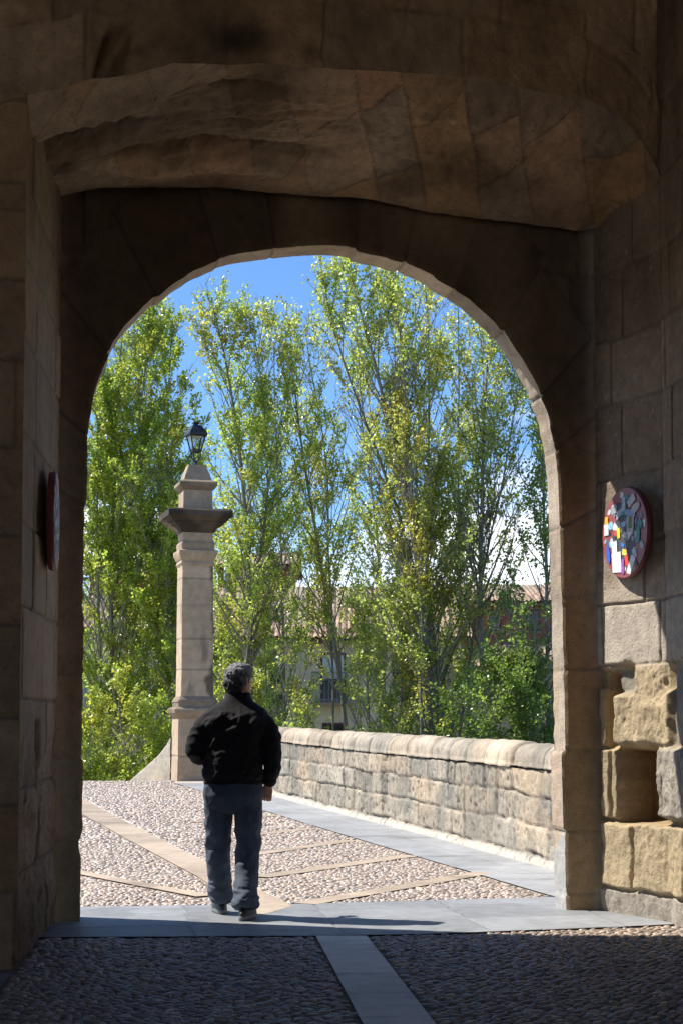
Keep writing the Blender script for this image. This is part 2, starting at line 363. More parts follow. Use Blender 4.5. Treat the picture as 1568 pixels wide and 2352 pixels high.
RB = np.array([2.908, 11.067]); RC = np.array([3.179, 10.386])
def wall_patch(name, path, us, zs, off_fn, mat, nsign, parent=gate):
    """fine stone wall standing on a ground polyline; us = distances along it, zs = heights"""
    path = np.asarray(path, float); Q, s = resample(path, np.asarray(us)); T = np.gradient(Q, axis=0); T /= np.linalg.norm(T, axis=1)[:, None]
    for _ in range(2): T[1:-1] = (T[:-2]+T[1:-1]+T[2:])/3
    Nn = np.stack([-T[:, 1], T[:, 0]], 1)*nsign
    u, z = np.meshgrid(us, zs, indexing='ij'); h, col = off_fn(u, z)
    P = np.zeros(u.shape+(3,)); P[..., :2] = Q[:, None]+Nn[:, None]*h[..., None]; P[..., 2] = z
    return grid(name, P, mat, parent, col, flip=nsign > 0)
LR = float(np.linalg.norm(RC-RB))
def right_wall(u, z):
    d, bid, t1, t2, t3 = blocks(u, z, [-.1, .17, .65, 1.17, 1.76, 2.19, 2.62, 3.1, 3.62, 4.1, 4.6, 5.1, 5.6, 6.2], (.42, .85), 53, .012)
    lowz = 1-sstep(1.72, 1.80, z+.05*fbm(u*7, u*0, 1, 3, 3))
    h = -.016*(1-sstep(0, .016, d))+.010*(t1-.5)+.004*fbm(u*9, z*9, 0, 3, 4)
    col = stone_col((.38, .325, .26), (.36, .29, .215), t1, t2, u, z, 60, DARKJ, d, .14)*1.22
    upper_shade = sstep(1.9, 2.9, z+.5*fbm(u*1.5, z*1.5, 3, 5, 3)); col = col*(1-np.array((.46, .52, .56))*upper_shade[..., None])  # upper wall's shade painted into the stone colour, sunlit part below stays paler
    scr = (np.abs(fbm(u*5+z*2.2, z*7-u*3, 2, 88, 2)) < .012)*(fbm(u*2, z*2, 5, 33, 2) > -.1)*(z > 1.8)   # scratched graffiti
    col = col+(np.array((.42, .38, .34))-col)*(scr*.55)[..., None]
    # --- the decayed lower courses
    def box(u0, u1, z0, z1, e=.03, s=0.): 
        uu = u+.018*fbm(u*9, z*9, s, 5, 3); zz = z+.018*fbm(u*9, z*9, s+4, 6, 3)
        return sstep(u0-e, u0+e, uu)*(1-sstep(u1-e, u1+e, uu))*sstep(z0-e, z0+e, zz)*(1-sstep(z1-e, z1+e, zz))
    rg = .62*fbm(u*5, z*5, 0, 7, 5, .6)+.30*fbm(u*26+z*6, z*11, 3, 9, 4, .62)-.35*np.clip(fbm(u*20, z*14, 6, 13, 3)-.22, 0, 1); rid = 1-np.abs(fbm(u*9+z*2, z*3.4, 1, 11, 4))*2
    hl = -.05*np.ones_like(u)
    cl = np.array(YEL)*1.0*(1+.35*rg[..., None]); 
    def put(m, hh, cc):
        nonlocal hl, cl
        hl = hl*(1-m)+hh*m; cl = cl*(1-m[..., None])+cc*m[..., None]
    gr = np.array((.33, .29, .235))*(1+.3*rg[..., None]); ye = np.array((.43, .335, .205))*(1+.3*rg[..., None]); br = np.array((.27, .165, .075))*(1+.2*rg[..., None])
    put(box(-.3, 2.2, -.2, .175, .015), -.010+.030*rg+.012*rid*.6, gr)                       # foot course
    put(box(-.02, .33, .19, .64, .018), .012+.024*rg, ye)
    put(box(.345, 1.02, .19, .66, .02), .016+.036*rg, ye*.96)
    put(box(1.04, 2.2, .19, .66, .02), .0+.02*rg, gr*.9)
    put(box(-.02, .075, .665, 1.16, .012), .010+.018*rg, ye*.95)                             # ribbed stub of a pilaster
    put(box(.085, .16, .665, 1.16, .012), -.005+.012*rg, ye*.9)
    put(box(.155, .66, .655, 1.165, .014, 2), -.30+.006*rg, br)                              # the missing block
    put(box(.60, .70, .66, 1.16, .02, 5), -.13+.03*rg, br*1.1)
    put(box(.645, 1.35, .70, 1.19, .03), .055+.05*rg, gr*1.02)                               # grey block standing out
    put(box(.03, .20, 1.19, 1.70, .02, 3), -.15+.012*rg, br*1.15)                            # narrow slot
    put(box(-.03, .035, 1.18, 1.60, .014), .004+.014*rg, ye*.9)
    put(box(.16, .90, 1.185, 1.57, .035), .050+.042*rg, ye)                  # big eroded block
    put(box(.36, .80, 1.50, 1.80, .05, 8), .022+.045*rg, ye*.95)
    put(box(.12, .38, 1.56, 1.74, .03, 9), -.06+.03*rg, gr*.8)
    put(box(.90, 2.2, 1.2, 1.78, .03), .0+.01*rg, gr*.8)
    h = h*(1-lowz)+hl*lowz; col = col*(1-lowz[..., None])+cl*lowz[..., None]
    # corner strip of the passage beyond the reveal, a groove runs up it
    h = h+.03*sstep(LR+.02, LR+.07, u)*(1-lowz)-.03*np.exp(-((u-LR-.015)/.018)**2)*(z > 1.6)
    return h, col
us = np.concatenate([np.arange(-.03, 1.7, .0085), np.linspace(1.71, 14.0, 90)])
zs = np.concatenate([np.arange(-.04, 2.3, .0085), np.arange(2.31, 6.2, .02), [7.0, 8.0, 9.0, 10.6]])
pr = [RB+(RB-RC)/LR*.02, RC, (3.21, 9.6), (3.25, 2.6)]
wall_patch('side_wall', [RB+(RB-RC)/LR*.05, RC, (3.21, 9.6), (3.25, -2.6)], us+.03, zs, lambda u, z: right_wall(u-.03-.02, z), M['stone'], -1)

# left: short parallel wall behind the jamb, then the wall that faces the camera
LB = np.array([-.935, 10.74]); LC = np.array([-.975, 8.88])
def left_wall(u, z):
    d, bid, t1, t2, t3 = blocks(u, z, [-.1, .5, .98, 1.5, 2.02, 2.5, 3.02, 3.55, 4.0, 4.45, 4.95, 5.45, 6.0, 6.6], (.5, 1.0), 71, .012)
    rg = fbm(u*5, z*5, 0, 17, 5, .6)
    h = -.014*(1-sstep(0, .016, d))+.016*(t1-.5)+.006*rg
    low = 1-sstep(1.15, 1.3, z+.06*rg); h = h+low*(.035*rg-.01)
    slot = np.exp(-(((u-.95)/.12)**4))*sstep(.45, .55, z)*(1-sstep(1.32, 1.40, z)); h = h-.14*slot
    col = stone_col(TAN, GREY, t1, t2, u, z, 66, DARKJ, d, .15)*1.0
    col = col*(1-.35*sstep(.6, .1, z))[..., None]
    return h, col
ul = np.concatenate([np.arange(0, 1.85, .012), np.array([LR*0+1.86])]); 
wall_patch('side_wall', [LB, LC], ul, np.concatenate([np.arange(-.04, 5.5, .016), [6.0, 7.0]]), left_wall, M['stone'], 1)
def front_left(u, z):
    d, bid, t1, t2, t3 = blocks(u, z, [-.1, .42, .9, 1.38, 1.9, 2.4, 2.9, 3.4, 3.86, 4.26, 4.42, 4.9, 5.4, 6.0, 6.6, 7.2], (.6, 1.1), 73, .012)
    rg = fbm(u*4, z*4, 0, 19, 5, .6); h = -.018*(1-sstep(0, .02, d))+.02*(t1-.5)+.010*rg
    col = stone_col(BRN, TAN, t1, t2, u, z, 68, DARKJ, d, .18)
    return h, col
wall_patch('front_wall', [LC+np.array([0, -.0]), LC+np.array([-2.4, -.35]), LC+np.array([-2.5, -11.6])], np.concatenate([np.arange(0, .8, .015), np.linspace(.82, 2.3, 40), np.linspace(2.4, 13.6, 70)]), np.concatenate([np.arange(-.04, 5.8, .02), [6.5, 7.5, 9.0, 10.6]]), front_left, M['stone'], 1)

# ruined rear vault over the reveals: a loft from the arch wall to the front wall
VB = [(-1.15, 10.70, 4.80), (-.966, 10.71, 4.964), (-.648, 10.741, 5.061), (.133, 10.816, 5.112), (.594, 10.86, 5.104), (1.061, 10.905, 5.094), (1.697, 10.967, 5.006), (2.346, 11.029, 4.966), (2.741, 11.067, 4.935), (2.95, 11.09, 4.97), (3.15, 11.1, 5.0)]
VF = [(-1.15, 8.82, 4.80), (-.912, 8.901, 4.901), (-.526, 9.041, 5.05), (-.149, 9.178, 5.213), (.377, 9.369, 5.327), (.932, 9.57, 5.391), (1.821, 9.893, 5.501), (2.262, 10.053, 5.479), (2.62, 10.18, 5.50), (2.85, 10.27, 5.43), (3.02, 10.33, 5.30), (3.12, 10.37, 5.16), (3.20, 10.40, 5.02), (3.36, 10.45, 4.90)]
def build_vault():
    n, m = 340, 130; B, _ = resample(VB, n); Fp, _ = resample(VF, n); r = np.linspace(0, 1, m)
    P = B[:, None]*(1-r)[None, :, None]+Fp[:, None]*r[None, :, None]
    u = P[..., 0]; v = P[..., 1]
    bow = np.sin(np.pi*np.broadcast_to(r[None], u.shape))
    P[..., 2] += .05*bow
    uu = u+(np.broadcast_to(r[None], u.shape))*.35
    d, bid, t1, t2, t3 = blocks(v*.62+uu*.30+.05*fbm(u*2, v*2, 8, 3, 3), uu, np.array([-1.6, -1.0, -.45, .05, .5, .85, 1.28, 1.62, 2.05, 2.45, 2.9, 3.4, 4.0]), (.26, .62), 91, .07, 2.2)
    worn = 1-sstep(.3, 1.5, u+.3*fbm(u*1.5, v*1.5, 3, 4, 2))      # left half is worn to ragged bedding layers
    rg = fbm(u*2.4, v*2.4, 0, 23, 6, .6); lay = fbm(u*.7+v*.3, v*3.8-u*.7, 1, 29, 4, .5); fine = 1-2*np.abs(fbm(u*6, v*6, 5, 27, 4, .6))
    crack = 1-sstep(0, .006+.03*np.clip(fbm(u*3, v*3, 2, 35, 2), 0, 1), d)
    h = -.018*crack*(1-.6*worn)+.018*(t1-.5)*(1-worn)+.045*rg+.022*fine+.016*fbm(u*14, v*14, 3, 37, 4, .6)+worn*(.15*lay-.04*fine)
    env = .25+.75*np.clip(np.broadcast_to(np.minimum(r/.22, (1-r)/.12)[None], u.shape), 0, 1); h = h*env
    hol = np.exp(-(((u+.62)/.15)**2+((v-9.08)/.26)**2)); P[..., 2] += h+.03*hol-.06*np.broadcast_to(r[None], u.shape)+.12*np.clip((np.broadcast_to(r[None], u.shape)-.70)/.30, 0, 1)**2
    col = stone_col(TAN, GREY, t1, t2, u, v, 70, DARKJ, d*2.6, .20)*1.08
    tint = np.where(t3 > .93, 1., 0)[..., None]; col = col*(1-tint)+col*np.array((1.05, .90, .82))*tint; tint = np.where(t3 < .22, 1., 0)[..., None]*(1-worn[..., None]*.8); col = col*(1-tint)+col*np.array((1.18, 1.10, .92))*tint
    dk = np.clip(lay*1.5+.1, 0, 1)*worn; col *= (1-.4*dk)[..., None]
    col *= (1+.45*fbm(u*2.0, v*2.0, 6, 95, 5, .6))[..., None]*(1-.5*sstep(.05, .4, fbm(u*1.1, v*1.6, 2, 99, 3)))[..., None]
    grid('vault', P, M['stone'], gate, col)
    # wall above the vault's front edge, leaning on it, up to the top of the passage
    nz = 130; zz = np.linspace(0, 1, nz)
    E_ = P[:, -1]; top = 10.6; Z = E_[:, None, 2]+(top-E_[:, None, 2])*(zz[None]**1.5)
    dirn = np.array(VF[-1])-np.array(VF[0]); dirn[2] = 0; dirn /= np.linalg.norm(dirn); nrm = np.array([dirn[1], -dirn[0], 0])
    s = (E_-E_[0])@dirn; S = np.broadcast_to(s[:, None], Z.shape)
    edge = E_[:, 2]
    rise = Z-edge[:, None]; rng_ = 0
    # first course follows the curve, then level courses
    d1, b1, a1, a2, a3 = blocks(S, rise, [-.1, .42, .62, 1.1, 1.6, 2.1, 2.7, 3.3, 4], (.5, 1.0), 97, .02)
    rg = fbm(S*3, Z*3, 0, 41, 5, .6)
    h = -.02*(1-sstep(0, .02, d1))+.03*(a1-.5)+.035*rg+.012*(1-2*np.abs(fbm(S*7, Z*5, 2, 43, 4, .6)))
    h = h*sstep(0, .10, rise)
    notch = np.exp(-(((S-.70-.25*(rise-.15))/.075)**4))*np.exp(-((rise-.12)/.16)**4); h = h-.26*notch
    PP = E_[:, None]*np.array([1, 1, 0])+nrm*h[..., None]; PP[..., 2] = Z
    col = stone_col((.34, .215, .12), (.36, .25, .155), a1, a2, S, Z, 75, DARKJ, d1*1.3, .22)*1.05; col *= (1+.4*fbm(S*2.2, Z*2.2, 6, 96, 5, .6))[..., None]
    stain = 1.1*np.exp(-(((S-1.50)/.24)**2+((rise-.16)/.13)**2))*(.5+.5*sstep(-.3, .3, fbm(S*6, Z*6, 3, 51, 3)))
    stain += .7*np.exp(-(((S-1.95)/.08)**2+((rise-.1)/.06)**2))+.6*np.exp(-(((S-.85)/.10)**2+((rise-.14)/.04)**2))
    col *= (1-.75*np.clip(stain, 0, 1))[..., None]
    grid('front_wall', PP, M['stone'], gate, col, flip=False)
build_vault()
# added unseen passage roof; it and the walls' rear lengths keep light out
cb = MB(); cb.box((-3.9, -2.5, 7.4), (4.6, 11.6, 10.9)); 
me_ = cb.build('shade_ceiling', mat_plain('shade_ceiling_stone', (.22, .17, .115), .9, var=.3, scale=4), gate)

# ------------------------------------------------------------------ ground
def deck_z(x, y):
    y = np.asarray(y, float)
    z = np.where(y < 11.5, 0, .093*((np.minimum(y, 30.5)-11.5)/13.9)**2)
    return np.where(y > 30.5, z-.085*(y-30.5)-.012*(y-30.5)**2, z)
AX = -(1.739+.698)/(26.191-11.665)                       # the bridge leans left by this much per metre
def on_deck(px, py):
    d = _cf+_cr*(px-784)/F+_cu*(1432-py)/F; y = np.linspace(6, 31.2, 5000); e = np.abs(CAM_H+d[2]*y/d[1]-deck_z(0, y)); t = y[np.argmin(e)]/d[1]
    return d[:2]*t
def sheet(name, left, right, n, mat, dz=0., m=3, colf=None, dzl=None):
    """strip of ground between two polylines"""
    A, _ = resample(left, n); B, _ = resample(right, n); r = np.linspace(0, 1, m)
    XY = A[:, None]*(1-r)[None, :, None]+B[:, None]*r[None, :, None]
    P = np.zeros(XY.shape[:2]+(3,)); P[..., :2] = XY; P[..., 2] = deck_z(XY[..., 0], XY[..., 1])+dz
    c = None if colf is None else colf(XY[..., 0], XY[..., 1])
    return tag(grid(name, P, mat, None, c), kind='structure')
sheet('street', [(-8, 2), (-8, 12.2)], [(10, 2), (10, 12.2)], 40, M['bed'], -.004, 3)
sheet('street', [(-30, -60), (-30, 2)], [(30, -60), (30, 2)], 40, mat_plain('bounce_paving', (.50, .39, .26), .9, var=.2, scale=6), -.004, 3)  # unseen street behind the camera, made pale to bounce warm light inside
dl, dr = [(-8, 12.2), (-8-.0, 12.2), (-8+AX*10, 22), (-8+AX*30, 42)], [(3.9, 12.2), (3.9, 12.2), (3.9+AX*10, 22), (3.9+AX*30, 42)]
sheet('bridge_deck', dl, dr, 300, M['bed_light'], -.004, 4)
g = MB(); g.box((-600, -300, -6.4), (600, 900, -5.6)); tag(g.build('ground', M['grass']), kind='structure')
bs = MB(); n_ = 20
for k in range(n_):
    y0, y1 = 12.3+k*1.45, 12.3+(k+1)*1.45; z1 = float(deck_z(0, y1))-.15 if y1 > 12 else -.15
    bs.add([(-7.9+AX*(y0-12.2), y0, -6), (3.8+AX*(y0-12.2), y0, -6), (3.8+AX*(y0-12.2), y0, float(deck_z(0, y0))-.05), (-7.9+AX*(y0-12.2), y0, float(deck_z(0, y0))-.05),
            (-7.9+AX*(y1-12.2), y1, -6), (3.8+AX*(y1-12.2), y1, -6), (3.8+AX*(y1-12.2), y1, float(deck_z(0, y1))-.05), (-7.9+AX*(y1-12.2), y1, float(deck_z(0, y1))-.05)],
           [(0, 4, 7, 3), (1, 2, 6, 5)])
tag(bs.build('bridge_body', mat_plain('bridge_stone', (.30, .25, .18), .9, var=.3, scale=2)), kind='structure')

def slabcol(base, seed, size, rot=0.):
    base = np.array(base)
    def f(x, y):
        i = np.floor((x*math.cos(rot)+y*math.sin(rot))/size[0]); j = np.floor((-x*math.sin(rot)+y*math.cos(rot))/size[1]+hsh(i, i*0, i*0, seed))
        t = hsh(i, j, i*0, seed+1); return base*(1+.2*(t-.5)+.10*fbm(x*2, y*2, 0, seed, 3))[..., None]
    return f
SL = .0085
GSLAB = (.255, .262, .270); TSLAB = (.42, .335, .25)
thr_n = [(-1.6, 10.14), (-.93, 10.083), (.763, 9.985), (1.5, 9.99), (3.04, 10.28), (3.3, 10.36)]
def poly_sheet(name, near, far, n, m, base, seed, joints, dz=SL):
    """slab paving between two polylines with real open joints"""
    A, _ = resample(near, n); B, _ = resample(far, n); r = np.linspace(0, 1, m)
    XY = A[:, None]*(1-r)[None, :, None]+B[:, None]*r[None, :, None]; x, y = XY[..., 0], XY[..., 1]
    d, tone, st = joints(x, y)
    P = np.zeros(XY.shape[:2]+(3,)); P[..., :2] = XY; P[..., 2] = deck_z(x, y)+dz-.006*(1-sstep(0, .008, d))+.0012*fbm(x*5, y*5, 0, seed, 3)+.002*(tone-.5)
    col = np.array(base)*(1+.26*(tone-.5)+.20*fbm(x*3, y*3, 1, seed+3, 4)+.16*fbm(x*14, y*14, 2, seed+4, 4, .65)-.25*sstep(.25, .5, fbm(x*1.7, y*4, 5, seed+6, 4)))[..., None]*(1-.35*(1-sstep(0, .01, d)))[..., None]
    if st is not None: col = col+(np.array(TSLAB)*.95-col)*st[..., None]
    return tag(grid(name, P, M['slab'], None, col, flip=True), kind='structure')
def jt(rot, lu, lv, seed, dirt=0):
    def f(x, y):
        a = x*math.cos(rot)+y*math.sin(rot); b = -x*math.sin(rot)+y*math.cos(rot)
        j = np.floor(b/lv); b2 = b-j*lv; a2 = a+hsh(j, j*0, j*0, seed)*lu; i = np.floor(a2/lu); a3 = a2-i*lu
        d = np.minimum(np.minimum(a3, lu-a3), np.minimum(b2, lv-b2)); return d, hsh(i, j, i*0, seed+2), None
    return f
poly_sheet('threshold_slabs', [(-1.3, 10.10), (-.93, 10.083), (.763, 9.985), (1.6, 10.02), (3.03, 10.28), (3.5, 10.40)], [(-2.2, 11.62), (-.826, 11.672), (.7, 11.70), (2.62, 11.95), (3.0, 12.0), (3.9, 12.1)], 420, 130, GSLAB, 5, jt(TH, .95, .62, 8))
EDG = np.array([on_deck(*p) for p in ((1290, 2066), (1270, 2061), (1058.5, 1998), (815, 1926), (663, 1880), (500, 1829), (402, 1799))])
PARB = np.array([on_deck(*p) for p in ((1330, 2024), (1267, 1996.3), (1000, 1923.5), (800, 1873), (641, 1831.5), (575, 1815), (512, 1800))])
poly_sheet('slab_path', EDG, PARB+np.array([.12, .05]), 500, 60, (.30, .308, .316), 15, jt(math.atan2(1, AX), 1.1, .75, 18))
SU = np.array([on_deck(*p) for p in ((672, 2083.5), (665, 2080), (434.8, 1961.5), (204.6, 1843), (130, 1806))]); SD = np.array([on_deck(*p) for p in ((560, 2083), (540, 2075), (454, 2015), (187, 1869.5), (70, 1806))])
SD[0] = SD[1]+(SD[1]-SD[2])*.45
poly_sheet('paving_strip', SU, SD, 500, 26, TSLAB, 25, jt(math.atan2(1, AX), 1.3, 9, 28))
ribs = [((698, 2078), (1115, 2005), 16), ((597, 2016), (940, 1967), 13), ((560, 1967), (808, 1931), 10), ((520, 1925), (724, 1903), 8), ((440, 1889), (640, 1873), 6)]
RIBS = []
for k, (a, b, wpx) in enumerate(ribs):
    a1, b1 = on_deck(*a), on_deck(*b); d = (b1-a1)/np.linalg.norm(b1-a1); nn_ = np.array([-d[1], d[0]])*.10
    RIBS.append((a1, b1)); poly_sheet('paving_rib', [a1-nn_, b1-nn_], [a1+nn_, b1+nn_], 120, 8, TSLAB, 35+k, jt(math.atan2(d[1], d[0]), .8, 9, 38), SL+.001)
# left of the centre strip the ribs run the other way
for k, (a, b) in enumerate((((186, 2006), (470, 2060)),)):
    a1, b1 = on_deck(*a), on_deck(*b); d = (b1-a1)/np.linalg.norm(b1-a1); a1 = a1-d*1.2; nn_ = np.array([-d[1], d[0]])*.08
    RIBS.append((a1, b1)); poly_sheet('paving_rib', [a1-nn_, b1-nn_], [a1+nn_, b1+nn_], 120, 8, TSLAB, 45+k, jt(math.atan2(d[1], d[0]), .8, 9, 48), SL+.001)
poly_sheet('paving_strip', [(.758, 3.0), (.758, 7.147), (.763, 9.975)], [(1.085, 3.0), (1.083, 7.117), (1.084, 9.95)], 500, 24, (.58, .55, .50), 55, jt(math.pi/2, .62, 9, 58))
poly_sheet('slab_path', [(-1.5, 2.0), (-1.5, 6), (-1.6, 8.6)], [(-.98, 2.0), (-.98, 6), (-.985, 8.7)], 200, 20, (.20, .19, .18), 57, jt(math.pi/2, .7, 9, 59))

def inside(poly, x, y):
    r = np.zeros(x.shape, bool); n = len(poly)
    for i in range(n):
        x0, y0 = poly[i]; x1, y1 = poly[(i+1) % n]
        c = ((y0 > y) != (y1 > y)) & (x < (x1-x0)*(y-y0)/(y1-y0+1e-12)+x0); r ^= c
    return r
def seg_d(a, b, x, y):
    d = b-a; L = d@d; t = np.clip(((x-a[0])*d[0]+(y-a[1])*d[1])/L, 0, 1); return np.hypot(x-a[0]-t*d[0], y-a[1]-t*d[1])
def pebbles(name, zones, palette, seed):
    rng = np.random.RandomState(seed); X = []
    for (x0, x1, y0, y1, sx, sy, rot, keep, lean) in zones:
        nx, ny = int((x1-x0)/sx), int((y1-y0)/sy)
        i, j = np.meshgrid(np.arange(nx), np.arange(ny), indexing='ij')
        x = x0+(i+.5*(j % 2)+rng.uniform(-.28, .28, i.shape))*sx; y = y0+(j+rng.uniform(-.25, .25, i.shape))*sy
        x, y = x.ravel()+lean*(y.ravel()-y0), y.ravel(); m = keep(x, y); x, y = x[m], y[m]; n = len(x)
        ln = sx*rng.uniform(.40, .60, n); wd = sy*rng.uniform(.40, .58, n); a = rot+rng.normal(0, .22, n)
        X.append(np.stack([x, y, ln, wd, a], 1))
    X = np.concatenate(X); n = len(X); x, y, ln, wd, a = X.T
    seg = 7; th = np.arange(seg)*2*np.pi/seg; rr = [(1.0, -.3), (.93, .35), (.62, .82)]
    base = np.concatenate([np.stack([r*np.cos(th), r*np.sin(th), np.full(seg, h)], 1) for r, h in rr]+[np.array([[0, 0, 1.0]])]); nv = len(base)
    jit = 1+rng.uniform(-.14, .14, (n, nv, 1)); B = base[None]*jit
    lx, ly = B[..., 0]*ln[:, None], B[..., 1]*wd[:, None]; ca, sa = np.cos(a)[:, None], np.sin(a)[:, None]
    hh = np.minimum(ln, wd)*rng.uniform(.40, .75, n)
    V = np.stack([x[:, None]+lx*ca-ly*sa, y[:, None]+lx*sa+ly*ca, deck_z(x, y)[:, None]+B[..., 2]*hh[:, None]+lx*rng.normal(0, .12, n)[:, None]-.004], -1)
    f4 = []
    for k in range(2):
        for i in range(seg): f4.append((k*seg+i, k*seg+(i+1) % seg, (k+1)*seg+(i+1) % seg, (k+1)*seg+i))
    f3 = [(2*seg+i, 2*seg+(i+1) % seg, 3*seg) for i in range(seg)]
    o = (np.arange(n)*nv)[:, None, None]; F4 = (np.array(f4)[None]+o).reshape(-1, 4); F3 = (np.array(f3)[None]+o).reshape(-1, 3)
    pal = np.array(palette); c = pal[rng.randint(0, len(pal), n)]*rng.uniform(.65, 1.3, (n, 1))
    col = np.repeat(c, nv, 0)
    return tag(mesh_np(name, V.reshape(-1, 3), [F4, F3], M['pebble'], None, col), kind='structure')
PAL = [(.30, .26, .22), (.36, .31, .27), (.24, .215, .20), (.40, .34, .28), (.33, .26, .22), (.28, .26, .25), (.44, .39, .34)]
def keep_in(x, y):
    lim = np.interp(x, [-1.3, -.93, .763, 1.6, 3.03, 3.4], [10.08, 10.06, 9.955, 9.99, 10.25, 10.36])
    m = (y < lim) & ~((x > .735) & (x < 1.105)) & (x < np.where(y > 9.6, 3.2+.25*(y > 10.3)*0, 3.24)) & (x > np.where(y > 8.85, -.95, -.97))
    return m & (np.hypot(0, 0)+0*x == 0)
zin = [(-.97, 3.25, 6.75, 10.4, .062, .041, .10, keep_in, 0.)]
far_edge = np.array([(-2.5, 11.64), (-.826, 11.70), (.7, 11.73), (2.62, 11.98), (3.9, 12.12)])
deck_poly_r = np.concatenate([EDG, SU[::-1]]); 
def keep_out(x, y):
    m = y > np.interp(x, far_edge[:, 0], far_edge[:, 1])+.02
    ex = np.interp(y, EDG[:, 1], EDG[:, 0]); m &= x < ex-.03
    su = np.interp(y, SU[:, 1], SU[:, 0]); sd_ = np.interp(y, SD[:, 1], SD[:, 0]); m &= ~((x > sd_-.03) & (x < su+.03))
    for k, (a, b) in enumerate(RIBS): m &= seg_d(a, b, x, y) > .112
    return m & (x > -.168*y+.02*0-.10-.03*y*0) if False else m & (x > -1.35-.19*(y-11.5))
zo = [(-2.0, 3.3, 11.6, 17.5, .058, .040, .12, keep_out, AX*.6), (-3.5, 3.0, 17.5, 31.5, .076, .056, .12, keep_out, AX*.6)]
pebbles('cobblestone_paving', zin, [tuple(np.array(c)*(.95, .85, .76)) for c in PAL], 3); pebbles('cobblestone_paving', zo, [tuple(np.array(c)*(1.22, 1.16, 1.10)) for c in PAL], 7)

